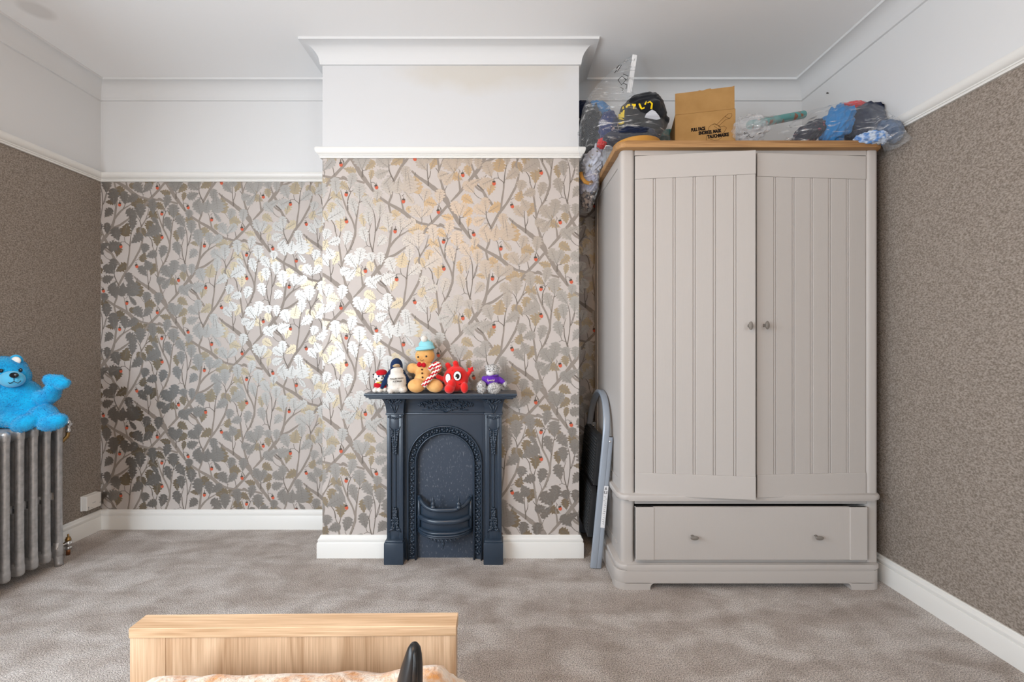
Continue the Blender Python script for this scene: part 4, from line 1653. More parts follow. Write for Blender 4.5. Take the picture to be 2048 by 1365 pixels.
for e in ([T(833, 710.5, .006), T(836.5, 709, .003)], [T(850, 709, .002), T(855, 709, .003)]):
    bm = B()
    add_tube(bm, e, .0006, 5)
    obj('eyebrow', bm, M['p_brown'], t)
solid('bow_tie', [E(838.5, 729.5, 4.6, 5, -.016, 3.5, 8), E(847.5, 730.5, 4.6, 5, -.016, 3.5, -8), E(843, 730, 2.4, 3, -.02, 3)], M['p_red_deep'], t)
solid('button', [E(844, 739.5, 1.9, 1.9, -.017, 1.2), E(844.3, 747, 1.9, 1.9, -.0185, 1.2), E(845, 755.3, 1.9, 1.9, -.025, 1.2)], M['p_brown'], t)
cane = [T(846, 773, -.066), T(853, 765, -.064), T(860, 757, -.06), T(867, 749.5, -.052), T(873, 742, -.044), T(877.5, 735.5, -.036), T(877, 730, -.03), T(872.5, 728.5, -.028), T(866, 733, -.03), T(858.5, 740.5, -.036)]
fine = []
for i in range(len(cane) - 1):
    for k in range(14):
        fine.append(cane[i].lerp(cane[i + 1], k / 14))
fine.append(cane[-1])
bm = B()
add_tube(bm, fine, 5.2 * PX, 10, flat=(Vector((0, 1, 0)), .55))
for f in bm.faces:
    c = f.calc_center_median()
    px = CX + c.x * F / c.y
    py = CY - (c.z - H) * F / c.y
    f.material_index = 1 if math.sin((px * .42 + py * 1.0) * .86) > 0 else 0
obj('candy_cane', bm, [M['p_white'], M['p_red_deep']], t)

# round red toy
t = thing('plush_red_creature', 'round bright red plush creature with big black-rimmed eyes', 'soft toy', T(914, 786), 'soft toys on the mantel')
soft('body', [E(912, 758, 25.5, 26, .010, 21), E(899, 778, 10, 9.5, -.048, 15), E(904, 768, 9, 10, -.03, 14), E(929, 776, 7.5, 11, -.034, 10)], M['p_red'], t,
     tubes=[([T(900, 742, .012), T(897.5, 735, .010), T(895.5, 730.5, .006)], [5.5 * PX, 5 * PX, 5.5 * PX]), ([T(915, 738, .010), T(913, 731, .008), T(911, 727, .004)], [5.5 * PX, 5 * PX, 5.8 * PX]),
            ([T(934, 752, .01), T(938.5, 746, .004), T(942, 740, 0)], [5 * PX, 4.2 * PX, 4 * PX]), ([T(890, 760, .014), T(882, 757, .02), T(876, 754, .026)], [6 * PX, 5 * PX, 5 * PX]),
            ([T(942, 740, 0), T(944.5, 736, 0)], [3 * PX, 2.4 * PX]), ([T(942, 741, 0), T(946.5, 742, 0)], [3 * PX, 2 * PX]), ([T(941, 740, 0), T(937, 737.5, 0)], [3 * PX, 2 * PX])])


def stuck(c, px, py, r1, r2, rot_z, rot_y=0.0, th=.0012):
    """flat disc sewn on a ball centred c, facing outwards through pixel (px, py)"""
    return (c, (r1 * PX, th, r2 * PX), rz(rot_z) @ ry(rot_y))


for px, py, r1, r2, yaw, dd in ((896.2, 757, 6.2, 8.8, -.56, -.0355), (914.8, 752.5, 7.2, 8.8, .06, -.0440)):
    q = Vector((math.sin(yaw), -math.cos(yaw), 0))
    for nm, s, m, k in (('eye_rim', 1.12, 'p_black', 0), ('eye', 1.0, 'eye_white', .0014), ('pupil', .58, 'eye_blue' if yaw < 0 else 'p_black', .0028), ('eye_glint', .2, 'eye_white', .0042)):
        off = Vector((0, 0, -.004)) if nm == 'eye_glint' else Vector((0, 0, -.0015)) if nm == 'pupil' else Vector()
        off += Vector((.0035 if yaw < 0 else 0, 0, 0)) if nm == 'pupil' else Vector((-.006, 0, -.006)) if nm == 'eye_glint' else Vector()
        solid(nm, [stuck(T(px, py, dd) + q * k + off, px, py, r1 * s, r2 * s, yaw)], M[m], t)
bm = B()
add_tube(bm, [T(917, 769.5, -.0385), T(920, 768.8, -.037), T(922, 767.5, -.035)], [.001, .0019, .0012], 6)
obj('mouth', bm, M['p_black'], t)
bm = B()
add_tube(bm, [T(903, 741.5, -.028), T(906, 740.5, -.028)], .0006, 5)
obj('eyebrow', bm, M['p_black'], t)

# grey bear
t = thing('plush_grey_bear', 'speckled grey plush bear in purple jumper, rightmost on the mantel', 'soft toy', T(984, 786), 'soft toys on the mantel')
bd = blend([E(985, 741, 13.5, 12, 0, 12), E(963, 775, 9, 12.5, -.030, 10, -8), E(988, 777, 13, 11, -.036, 11), E(1009, 769, 5.6, 6.2, 0, 6), E(974, 734, 3.6, 3.4, .006, 3), E(998, 735, 3.4, 3.4, .008, 3), E(984, 768, 13, 10, .012, 10)], .0028, (), 5)
fb = fur(bd, 2600, .0055, .0008, 7)
bo = obj('body', bd, M['p_grey'], t)
obj('body_fur', fb, M['p_grey'], bo, kind='stuff')
soft('muzzle', [E(980.5, 746.5, 8.5, 6, -.024, 7)], M['p_grey_pale'], t)
solid('nose', [E(979.5, 743.2, 1.8, 1.3, -.0405, 1.2)], M['print_grey'], t)
solid('eye', [E(977, 739, 1.0, 1.1, -.027, .8), E(986.5, 738.6, 1.0, 1.1, -.029, .8)], M['p_black'], t)
soft('jumper', [E(984, 762, 17, 12, .004, 14), E(984, 755, 14, 5, .002, 13), E(969, 758, 6, 6, .004, 7)], M['p_purple'], t, tubes=[([T(994, 757, .004), T(1001, 761, .002), T(1006, 765, .001)], [6 * PX, 6 * PX, 5.4 * PX])])
soft('collar', [E(985, 751.8, 13.6, 2.6, -.002, 13, -6)], M['p_purple'], t)
tb = text_bm('Special', .0165, Matrix.Translation(T(981.5, 761, -.0345)) @ FRONT, ext=.001, sx=.85)
obj('jumper_lettering', tb, M['gold_thread'], t)

# ------------------------------------------------------------------ blue plush toy sitting on the radiator
DBL = 2.20


def Q(px, py, dd=0.0):
    return W(px, py, DBL + dd)


PB = DBL / F


def EB(px, py, rx_, ry_, dd=0.0, depth=None, rot=0.0):
    dp = depth if depth is not None else min(rx_, ry_)
    return (Q(px, py, dd), (rx_ * PB, dp * PB, ry_ * PB), ry(math.radians(rot)))


t = thing('plush_blue_bear', 'shaggy bright blue plush bear sitting on the radiator with one arm raised', 'soft toy', Q(25, 853))
bd = blend([EB(8, 752, 46, 30, -.01, 30, 4), EB(8, 738, 40, 24, -.004, 28, 4), EB(30, 798, 52, 42, 0, 34, 12), EB(50, 812, 40, 34, 0, 30, 24), EB(10, 810, 50, 40, 0, 32),
            EB(112, 763, 19, 12.5, -.01, 11, -6), EB(122, 768, 17, 11, -.01, 10, -12), EB(101, 760, 13, 11, -.01, 10),
            EB(50, 846, 26, 16, -.075, 15, -24), EB(105, 845, 28, 16, -.055, 15, -16), EB(-40, 846, 24, 16, -.075, 15)], .0042,
           [([Q(72, 795, 0), Q(90, 798, 0), Q(102, 790, 0), Q(108, 775, -.005)], [15 * PB, 17 * PB, 15 * PB, 13 * PB]),
            ([Q(62, 835, -.01), Q(90, 828, -.03), Q(102, 838, -.045)], [18 * PB, 20 * PB, 15 * PB]),
            ([Q(0, 838, -.01), Q(28, 838, -.045), Q(45, 845, -.06)], [17 * PB, 18 * PB, 14 * PB]),
            ([Q(-30, 790, 0), Q(-55, 815, -.03), Q(-40, 835, -.06)], [16 * PB, 15 * PB, 13 * PB])], 5)
fb = fur(bd, 24000, .0052, .0008, 3, droop=.15)
bo = obj('body', bd, M['p_blue'], t)
obj('body_fur', fb, M['p_blue'], bo, kind='stuff')
for px, py in ((-14, 724), (32, 722)):
    ear = soft('ear', [EB(px, py, 14, 12.5, .006, 7)], M['p_blue'], t)
    solid('inner_ear', [EB(px, py, 9.5, 8.2, -.0085, 4)], M['p_white'], ear)
soft('muzzle', [EB(24, 759, 23, 16, -.064, 14)], M['p_blue_pale'], t)
solid('nose', [EB(28, 751, 8.5, 5.5, -.0955, 4)], M['p_black'], t)
solid('eye', [EB(2, 742, 3.6, 4, -.0695, 2.4), EB(41, 741, 3.6, 4, -.058, 2.4)], M['p_black'], t)
bm = B()
add_tube(bm, [Q(28, 756, -.099), Q(28, 762, -.099)], .0016, 6)
add_tube(bm, [Q(13, 763, -.092), Q(20, 767.5, -.094), Q(28, 763.5, -.098), Q(36, 767, -.092), Q(42, 762, -.084)], .0018, 6)
obj('mouth', bm, M['p_black'], t)

# ------------------------------------------------------------------ bed at the camera's feet
bd_ = thing('bed', 'low pale oak bed, only its panelled footboard in view', 'bed', (-.512, .4, 0))
FX0, FX1, FY, FZ = -.905, -.118, 1.098, .4555
RB = Matrix.Translation((-.512, FY, 0)) @ Matrix.Rotation(math.radians(.7), 4, 'Z') @ Matrix.Translation((.512, -FY, 0))
bm = B()
add_box(bm, (FX0, FY, FZ - .024), (FX1, FY + .056, FZ), .0012, 1, RB)
obj('cap_rail', bm, M['oak_bed_x'], bd_)
for a, b in ((FX0 + .001, FX0 + .0865), (FX0 + .0873, FX1 - .0015)):
    bm = B()
    add_box(bm, (a, FY + .003, .03), (b, FY + .045, FZ - .024), .0006, 1, RB)
    obj('board', bm, M['oak_bed_z'], bd_)
for a in (FX0 + .01, FX1 - .06):
    bm = B()
    add_box(bm, (a, FY + .005, 0), (a + .05, FY + .043, .035), .002, 1, RB)
    obj('foot', bm, M['oak_bed_z'], bd_)
for x in (FX0 + .002, FX1 - .024):
    bm = B()
    add_box(bm, (x, -.9, .14), (x + .022, FY + .004, .31), .002)
    obj('side_rail', bm, M['oak_bed_x'], bd_)
bm = B()
add_box(bm, (FX0 - .0, -.95, 0), (FX1, -.90, .75), .004)
obj('headboard', bm, M['oak_bed_x'], bd_)
bm = B()
add_box(bm, (FX0 + .12, -.89, .2), (FX1 - .04, FY - .12, .366), .03, 3)
mt = auto_smooth(obj('mattress', bm, M['p_white'], None))
tag(mt, 'white mattress under the cream duvet on the bed', 'mattress')
bm = B()
nx_, ny_ = 70, 110
rows = []
for j in range(ny_ + 1):
    v = j / ny_
    y = -.85 + v * (1.012 + .85)
    row = []
    for i in range(nx_ + 1):
        u = i / nx_
        x = FX0 + .095 + u * (FX1 - FX0 - .053)
        ed = min((x - (FX0 + .095)) / .10, ((FX1 + .042) - x) / .07, (1.012 - y) / .055, 1)
        ed = max(0, min(1, ed))
        z = .381 + .022 * u + .028 * math.sin(ed * PI / 2) + .020 * noise.noise(Vector((x * 5, y * 5, 1))) * ed + .008 * noise.noise(Vector((x * 16, y * 16, 4)))
        if (FX1 - .10) < x < FX1 + .02:
            z += .016 * math.sin(PI * (x - (FX1 - .10)) / .12) * ed
        z = max(z, .372) if FX0 + .13 < x < FX1 - .02 else z - .03 * (1 - ed)
        row.append(bm.verts.new((x, y, z)))
    rows.append(row)
for j in range(ny_):
    for i in range(nx_):
        bm.faces.new([rows[j][i], rows[j][i + 1], rows[j + 1][i + 1], rows[j + 1][i]])
dv = obj('duvet', bm, M['duvet'], None, smooth=True)
tag(dv, 'rumpled cream duvet with orange and brown blotches behind the oak footboard', 'duvet')
sd = dv.modifiers.new('thick', 'SOLIDIFY')
sd.thickness = .012
sd.offset = 1
# black plastic post in front of the footboard
pst = thing('black_post', 'upright rounded black plastic post in front of the oak footboard', 'post', (-.185, .86, .415))
bm = B()


def P8(px, py, d=.87):
    return W(px, py, d)


spine = [Vector((-.192, .87, .418)), P8(820, 1365), P8(824, 1335), P8(827, 1312), P8(828, 1298), P8(828, 1290), P8(828, 1287)]
add_tube(bm, spine, [.031, .0245, .0205, .0160, .0125, .0075, .001], 16, flat=(Vector((0, 1, 0)), 1.25))
auto_smooth(obj('shell', bm, M['black_plastic'], pst), 60)
bm = B()
add_tube(bm, [P8(829, 1365, .842), P8(830, 1340, .846), P8(830, 1312, .853), P8(829.5, 1302, .858)], [.006, .005, .004, .002], 8)
obj('ridge', bm, M['black_plastic'], pst)

# ------------------------------------------------------------------ things on top of the wardrobe
from mathutils.bvhtree import BVHTree
ZT = 2.0615


def heap_bm(c, r, seed, amp=.16, freq=2.2, floor=None, rot=None, xlim=None, ylim=None, sub=5, fold=(1, 1, 1), sq=1.0):
    """a crumpled lump of cloth: folded noise on an ellipsoid, flattened where it lies"""
    bm = B()
    bmesh.ops.create_icosphere(bm, subdivisions=sub, radius=1.0)
    off = Vector((seed * 3.1, seed * 1.7, seed * 5.3))
    R = (rot or Matrix.Identity(3))
    for v in bm.verts:
        n = v.co.normalized()
        n0 = n.copy()
        n = Vector([math.copysign(abs(c_) ** sq, c_) for c_ in n])
        q = Vector((n0.x * fold[0], n0.y * fold[1], n0.z * fold[2])) * freq + off
        d = 1 + amp * (1.2 * abs(noise.noise(q)) - .35) + amp * .5 * (abs(noise.noise(q * 2.1 + off)) - .25) + amp * .10 * noise.noise(q * 4.1)
        p = R @ Vector((n.x * r[0] * d, n.y * r[1] * d, n.z * r[2] * d)) + c
        if floor is not None and p.z < floor:
            p.z = floor + (p.z - floor) * .02
            p.z = max(p.z, floor)
        if xlim:
            p.x = min(max(p.x, xlim[0]), xlim[1])
        if ylim:
            p.y = min(max(p.y, ylim[0]), ylim[1])
        v.co = p
    for f in bm.faces:
        f.smooth = True
    return bm


def heap(name, label, cat, mat, px, py, d, rx_, ry_, dep, seed, group=None, **k):
    c = W(px, py, d)
    s = d / F
    bm = heap_bm(c, (rx_ * s, dep, ry_ * s), seed, **k)
    bvh = BVHTree.FromBMesh(bm)
    o = obj(name, bm, mat)
    tag(o, label, cat, group)
    return o, bvh


def decal(bm, bvh, pts, off=.003, mi=0):
    """flat print laid on a cloth surface, outline given in photograph pixels"""
    vs = []
    o = Vector((0, 0, H))
    c = sum((Vector((p[0], p[1])) for p in pts), Vector((0, 0))) / len(pts)

    def hit(p):
        dr_ = (W(p[0], p[1], 1.0) - o).normalized()
        loc, n, i, ds = bvh.ray_cast(o, dr_)
        return None if loc is None else loc + n * off
    m = []
    for i in range(len(pts)):
        a, b_ = Vector(pts[i]), Vector(pts[(i + 1) % len(pts)])
        k = max(1, int((b_ - a).length / 3))
        for q in range(k):
            m.append(a.lerp(b_, q / k))
    cv_ = hit(c)
    if cv_ is None:
        return
    ring = [hit(p) for p in m]
    if any(r_ is None for r_ in ring):
        ring = [r_ for r_ in ring if r_ is not None]
    if len(ring) < 3:
        return
    if len(pts) <= 4:
        cc = bm.verts.new(cv_)
        rv = [bm.verts.new(r_) for r_ in ring]
        for i in range(len(rv)):
            bm.faces.new([cc, rv[i], rv[(i + 1) % len(rv)]]).material_index = mi
    else:
        from mathutils.geometry import tessellate_polygon
        rv = [bm.verts.new(r_) for r_ in ring]
        for tri in tessellate_polygon([[Vector((p.x, p.y, 0)) for p in m]]):
            if max(tri) < len(rv):
                try:
                    bm.faces.new([rv[i] for i in tri]).material_index = mi
                except ValueError:
                    pass


# --- cardboard box with its front flap standing up
A0, A1 = Vector((.852, 2.28, 0)), Vector((1.122, 2.215, 0))
uu = (A1 - A0).normalized()
vv = Vector((-uu.y, uu.x, 0))
wdt, dpt, zb, zf, zt_ = (A1 - A0).length, .21, ZT + .0005, 2.277, 2.392
MB_ = Matrix(((uu.x, vv.x, 0, A0.x), (uu.y, vv.y, 0, A0.y), (0, 0, 1, 0), (0, 0, 0, 1)))
cb = thing('cardboard_box', 'brown cardboard box with raised front flap and snorkel mask print', 'box', (A0 + uu * wdt / 2 + vv * dpt / 2 + Vector((0, 0, zb))))
bm = B()
for a, b_ in (((0, 0, zb), (wdt, .004, zf)), ((0, dpt - .004, zb), (wdt, dpt, zf)), ((0, .004, zb), (.004, dpt - .004, zf)), ((wdt - .004, .004, zb), (wdt, dpt - .004, zf)), ((0, 0, zb), (wdt, dpt, zb + .004))):
    add_box(bm, a, b_, .0012, 1, MB_)
obj('carton', bm, M['card'], cb)
bm = B()
tl = [(.001, zf), (wdt - .004, zf), (wdt - .002, zt_ + .002), (wdt - .012, zt_ - .001), (wdt * .62, zt_ - .001), (wdt * .60, zt_ + .003), (wdt * .54, zt_ + .002), (wdt * .50, zt_ - .002),
      (wdt * .46, zt_ - .003), (wdt * .42, zt_), (wdt * .38, zt_ - .003), (.002, zt_ - .003)]
v0 = [bm.verts.new(MB_ @ Vector((x, .0035 + (z - zf) * .10, z))) for x, z in tl]
v1_ = [bm.verts.new(MB_ @ Vector((x, -.0005 + (z - zf) * .10, z))) for x, z in tl]
bm.faces.new(v0[::-1])
bm.faces.new(v1_)
for i in range(len(tl)):
    j = (i + 1) % len(tl)
    bm.faces.new([v1_[i], v1_[j], v0[j], v0[i]])
bmesh.ops.recalc_face_normals(bm, faces=bm.faces[:])
obj('front_flap', bm, M['card'], cb)
def on_box(px, py):
    """point of the carton's front seen at this pixel"""
    o = Vector((0, 0, H))
    d = W(px, py, 1.0) - o
    t_ = (A0 - o).dot(vv) / d.dot(vv)
    return o + d * t_ - vv * .0008


FB = Matrix(((uu.x, 0, -vv.x, 0), (uu.y, 0, -vv.y, 0), (0, 1, 0, 0), (0, 0, 0, 1)))
bm = B()
for s, px, py, sx in (('FULL FACE', 1396, 259.0, .60), ('SNORKEL MASK', 1419.5, 264.5, .64), ('TAUCHMASKE', 1436, 271.8, .66)):
    tb = text_bm(s, .0225, Matrix.Translation(on_box(px, py)) @ FB @ Matrix.Rotation(math.radians(1.5), 4, 'Z'), ext=.0003, sx=sx, bold=.0011)
    bm = join_bm(bm, tb)
for s, px, py, sx in (('FULL FACE', 1396.3, 259.1, .60), ('SNORKEL MASK', 1419.8, 264.6, .64), ('TAUCHMASKE', 1436.3, 271.9, .66)):
    bm = join_bm(bm, text_bm(s, .0225, Matrix.Translation(on_box(px, py)) @ FB @ Matrix.Rotation(math.radians(1.5), 4, 'Z'), ext=.0003, sx=sx, bold=.0011))
obj('box_lettering', bm, M['ink'], cb)
bm = B()
for ln in ([(1432, 251), (1440, 243), (1450, 233), (1456, 228), (1463, 227), (1464, 231), (1460, 237), (1452, 239), (1444, 246), (1437, 253)], [(1450, 233), (1455, 236), (1460, 237)],
           [(1416, 262), (1418, 254), (1423, 250), (1430, 249), (1437, 251), (1441, 256)], [(1424, 250), (1429, 247), (1434, 250), (1440, 255)], [(1440, 254), (1448, 252), (1453, 256), (1450, 262), (1445, 267)],
           [(1414, 270), (1412, 278), (1413, 282)], [(1420, 278), (1428, 281), (1436, 280), (1444, 275)], [(1428, 252), (1433, 256), (1438, 258)]):
    add_tube(bm, [on_box(*p) for p in ln], .0007, 4)
obj('line_drawing', bm, M['ink_brown'], cb)

# --- garments in the tall clear bag on the left corner
GB = 'clothes in the tall clear bag'
o, bv = heap('black_shirt', 'folded black shirt with yellow lettering, in the clear bag left of the cardboard box', 'shirt', M['c_black'], 1284, 243, 2.33, 42, 46, .14, 3, GB,
             floor=ZT + .002, amp=.14, freq=1.5, fold=(.8, 1, 2.0), sq=.72, rot=ry(-.22))
bm = B()
for pl in ([(1235, 236), (1250, 236), (1250, 229), (1235, 229)], [(1243, 229), (1250, 229), (1251, 221), (1248, 221), (1246, 226), (1243, 225)], [(1246, 220), (1250, 218), (1248, 213), (1246, 216)],
           [(1252, 215), (1256, 210), (1261, 209), (1261, 213), (1257, 214), (1255, 217)], [(1264, 209), (1272, 209), (1272, 213), (1270, 214), (1269, 219), (1267, 219), (1267, 214), (1265, 212)],
           [(1277, 209), (1280, 208), (1282, 212), (1284, 217), (1289, 215), (1289, 218), (1283, 220), (1280, 217)], [(1288, 210), (1292, 203), (1293, 206), (1291, 211)],
           [(1294, 206), (1300, 203), (1305, 208), (1304, 219), (1300, 219), (1302, 209), (1299, 206), (1295, 208)]):
    decal(bm, bv, pl, .0045)
decal(bm, bv, [(1243 + 7.5 * math.cos(a), 243 + 6.5 * math.sin(a)) for a in [2 * PI * k / 16 for k in range(16)]], .0045)
obj('yellow_lettering', bm, M['c_yellow'], o)
bm = B()
decal(bm, bv, [(1238.5, 242), (1243, 239.5), (1248, 242), (1243, 245.5)], .0062)
obj('oval_centre', bm, M['c_black'], o)
bm = B()
decal(bm, bv, [(1289, 236), (1292, 229), (1298, 224), (1303, 221), (1309, 224), (1316, 232), (1319, 238), (1312, 240), (1298, 238)], .009)
obj('grey_print', bm, M['c_silver'], o)
heap('space_pyjamas', 'navy pyjama top with small coloured planet print, in the clear bag', 'pyjamas', M['c_space'], 1217, 255, 2.40, 19, 32, .07, 5, GB, amp=.18, floor=2.03)
heap('navy_bundle', 'dark navy jersey rolled under the black shirt in the clear bag', 'garment', M['c_navy'], 1262, 275, 2.24, 52, 12, .10, 6, GB, floor=ZT + .002, amp=.2)
heap('blue_garment', 'bright blue folded garment at the back of the tall clear bag', 'garment', M['c_blue'], 1198, 220, 2.55, 25, 15, .05, 7, GB, amp=.2, xlim=(.40, .66), rot=ry(.35))
heap('navy_garment', 'dark navy garment beside the bright blue one, high in the gap', 'garment', M['c_navy'], 1167, 219, 2.55, 18, 17, .05, 8, GB, amp=.2, xlim=(.40, .6))
heap('black_garment', 'crumpled black garment hanging in the gap between chimney and wardrobe', 'garment', M['c_black'], 1184, 272, 2.52, 26, 60, .07, 9, GB, amp=.24, xlim=(.398, .56), ylim=(2.43, 2.72))
heap('white_print_garment', 'white cotton garment with small dark and yellow print, hanging in the gap', 'garment', M['c_white'], 1192, 318, 2.50, 23, 36, .06, 10, GB, amp=.32, xlim=(.400, .62), rot=ry(.5), ylim=(2.43, 2.72), freq=3)
heap('lilac_garment', 'crumpled pale lilac garment low in the clear bag beside the wardrobe', 'garment', M['c_lilac'], 1180, 362, 2.52, 19, 30, .05, 11, GB, amp=.34, xlim=(.400, .508), rot=ry(.4), freq=3, ylim=(2.43, 2.72))
heap('beige_print_garment', 'mottled beige garment at the very bottom of the hanging bag', 'garment', M['c_camo'], 1173, 400, 2.52, 11, 20, .04, 12, GB, amp=.3, xlim=(.400, .50), ylim=(2.43, 2.72))
bm = B()
add_tube(bm, [W(1161, 345, 2.452), W(1164, 356, 2.448), W(1170, 364, 2.446), W(1178, 367, 2.45), W(1184, 364, 2.46)], .011, 10, flat=(Vector((0, 1, 0)), .4))
tag(obj('tan_strap', bm, M['tan'], smooth=True), 'curved tan leather strap showing between the clothes in the gap', 'strap', GB)
heap('red_garment', 'small bright red cloth bundle at the top left edge of the wardrobe', 'garment', M['c_red'], 1204, 287, 2.41, 10, 10.5, .035, 13, GB, amp=.3, freq=2.5)
# translucent tub at the edge
tb_ = thing('plastic_tub', 'small translucent plastic tub at the left edge of the wardrobe top', 'tub', (.560, 2.37, ZT))
bm = B()
for a, b_ in (((.521, 2.345, ZT + .001), (.600, 2.3475, 2.150)), ((.521, 2.420, ZT + .001), (.600, 2.4225, 2.150)), ((.521, 2.345, ZT + .001), (.5235, 2.4225, 2.150)), ((.5975, 2.345, ZT + .001), (.600, 2.4225, 2.150)),
              ((.521, 2.345, ZT + .001), (.600, 2.4225, ZT + .004))):
    add_box(bm, a, b_)
obj('wall', bm, M['film_milky'], tb_)
bm = B()
add_tube(bm, [(.520, 2.344, 2.150), (.601, 2.344, 2.150), (.601, 2.4235, 2.150), (.520, 2.4235, 2.150)], .003, 6, closed=True)
obj('rim', bm, M['plastic_white'], tb_)
# tan hoop
bm = B()
hm = Matrix.Translation((.640, 2.215, ZT + .006)) @ Matrix.Rotation(math.radians(-2), 4, 'Y')
add_lathe_pts = [(.104, 0), (.108, .002), (.110, .018), (.108, .034), (.104, .036)]
for prof in ([(.110, .0), (.112, .002), (.1125, .016), (.112, .028), (.110, .030), (.104, .030), (.103, .028), (.103, .002), (.104, 0), (.110, .0)],):
    rings = []
    for r_, h_ in prof:
        rings.append([bm.verts.new(hm @ Vector((r_ * math.cos(2 * PI * k / 40), r_ * math.sin(2 * PI * k / 40), h_))) for k in range(40)])
    for a, b_ in zip(rings, rings[1:]):
        for k in range(40):
            bm.faces.new([a[k], a[(k + 1) % 40], b_[(k + 1) % 40], b_[k]])
tag(auto_smooth(obj('tan_hoop', bm, M['tan'])), 'flat tan hoop lying on the front left corner of the wardrobe top', 'hoop')
# dark teal tub behind the box
tt = thing('teal_tub', 'dark teal round tub half hidden behind the cardboard box', 'tub', (.912, 2.57, ZT))
bm = B()
add_lathe(bm, [(.045, ZT + .001), (.050, ZT + .004), (.054, 2.285), (.050, 2.289)], Matrix.Translation((.912, 2.575, 0)), 20)
obj('side', bm, M['teal_dark'], tt, smooth=False)
bm = B()
add_lathe(bm, [(.056, 2.282), (.0575, 2.284), (.0575, 2.314), (.054, 2.319)], Matrix.Translation((.912, 2.575, 0)), 20)
obj('lid', bm, pm('teal_lid', (.03, .22, .20), .4), tt)
# gift wrap roll
bm = B()
g0, g1 = W(1500, 250, 2.30), W(1606, 229.5, 2.56)
add_tube(bm, [g0, g1], .0215, 16)
gw = obj('gift_wrap_roll', bm, M['teal'])
auto_smooth(gw, 50)
tag(gw, 'teal gift wrap roll with orange print lying behind the bags on the wardrobe', 'gift wrap')

# --- the clear bag around the left clothes
bag = thing('zip_bag', 'tall clear plastic zip bag of clothes hanging over the wardrobe left corner', 'plastic bag', (.60, 2.4, ZT))


def loft(rings):
    bm = B()
    vr = [[bm.verts.new(p) for p in r_] for r_ in rings]
    n = len(vr[0])
    for a, b_ in zip(vr, vr[1:]):
        for k in range(n):
            f = bm.faces.new([a[k], a[(k + 1) % n], b_[(k + 1) % n], b_[k]])
            f.smooth = True
    for e in (vr[0], vr[-1]):
        try:
            bm.faces.new(e)
        except ValueError:
            pass
    return bm


st_ = [  # y pixel, left px, right px, distance of the centre, half depth
    (424, 1162, 1178, 2.53, .025), (405, 1158, 1187, 2.53, .045), (380, 1157, 1196, 2.53, .07), (350, 1155, 1200, 2.53, .085), (326, 1155, 1206, 2.53, .09),
    (312, 1155, 1222, 2.50, .12), (300, 1156, 1290, 2.42, .17), (288, 1156, 1326, 2.36, .21), (270, 1156, 1334, 2.36, .215), (245, 1156, 1333, 2.37, .20), (220, 1157, 1325, 2.38, .165),
    (203, 1162, 1308, 2.39, .115), (194, 1170, 1286, 2.40, .07), (184, 1182, 1266, 2.42, .045), (165, 1198, 1263, 2.43, .025), (140, 1224, 1266, 2.43, .015), (124, 1244, 1270, 2.43, .008), (110, 1266, 1272, 2.43, .003)]
rings = []
NS = 56
for j, (yy, a, b_, d, hd_) in enumerate(st_):
    xa, xb = W(a, yy, d).x, W(b_, yy, d).x
    z = W(a, yy, d - hd_ * .75).z
    r_ = []
    for k in range(NS):
        t_ = 2 * PI * k / NS
        ca, sa = math.cos(t_), math.sin(t_)
        p = Vector(((xa + xb) / 2 + (xb - xa) / 2 * math.copysign(abs(ca) ** .8, ca), d + hd_ * math.copysign(abs(sa) ** .8, sa), z))
        wv = .030 * min(1, hd_ / .05) * noise.noise(Vector((t_ * 1.6, yy * .022, 3))) + .012 * noise.noise(Vector((t_ * 4, yy * .06, 9)))
        p += Vector((ca, sa, 0)) * wv
        p.x = max(p.x, XBR + .004) if p.y > DC - .05 else p.x
        p.y = min(p.y, DB - .01)
        if p.z < ZT + .002 and p.x > .510:
            p.x = .510 - .004 * (k % 3)
        r_.append(p)
    rings.append(r_)
obj('film', loft(rings), M['film'], bag)
bm = B()
za, zb_ = W(1269.5, 110, 2.425), W(1258.5, 186, 2.425)
dz = (zb_ - za).normalized()
sd_ = Vector((0, 1, 0)).cross(dz).normalized()
hw2 = 4.6 * 2.425 / F
for off_, w2, th in ((0, 1.0, .002), (-.4, .12, .0035), (.4, .12, .0035)):
    c0, c1 = za + sd_ * hw2 * off_, zb_ + sd_ * hw2 * off_
    q = [c0 - sd_ * hw2 * w2, c0 + sd_ * hw2 * w2, c1 + sd_ * hw2 * w2, c1 - sd_ * hw2 * w2]
    f_ = [bm.verts.new(p - Vector((0, th, 0))) for p in q]
    g_ = [bm.verts.new(p + Vector((0, th, 0))) for p in q]
    bm.faces.new(f_)
    bm.faces.new(g_[::-1])
    for i in range(4):
        bm.faces.new([f_[i], g_[i], g_[(i + 1) % 4], f_[(i + 1) % 4]])
bmesh.ops.recalc_face_normals(bm, faces=bm.faces[:])
obj('zip_strip', bm, M['zip'], bag, label='white zip closing strip')
bm = B()
rnd = random.Random(2)
for pl in ([(1233, 137), (1238, 131), (1243, 130), (1240, 135), (1236, 141)], [(1229, 146), (1233, 141), (1235, 143)], [(1236, 160), (1244, 152), (1252, 160), (1243, 170), (1236, 160)], [(1246, 148), (1256, 152), (1254, 160), (1248, 156)],
           [(1246, 166), (1254, 170), (1252, 178)], [(1240, 174), (1247, 178), (1244, 182)]):
    add_tube(bm, [W(p[0], p[1], 2.395) for p in pl], .0016, 4)
obj('bag_print', bm, M['ink'], bag)

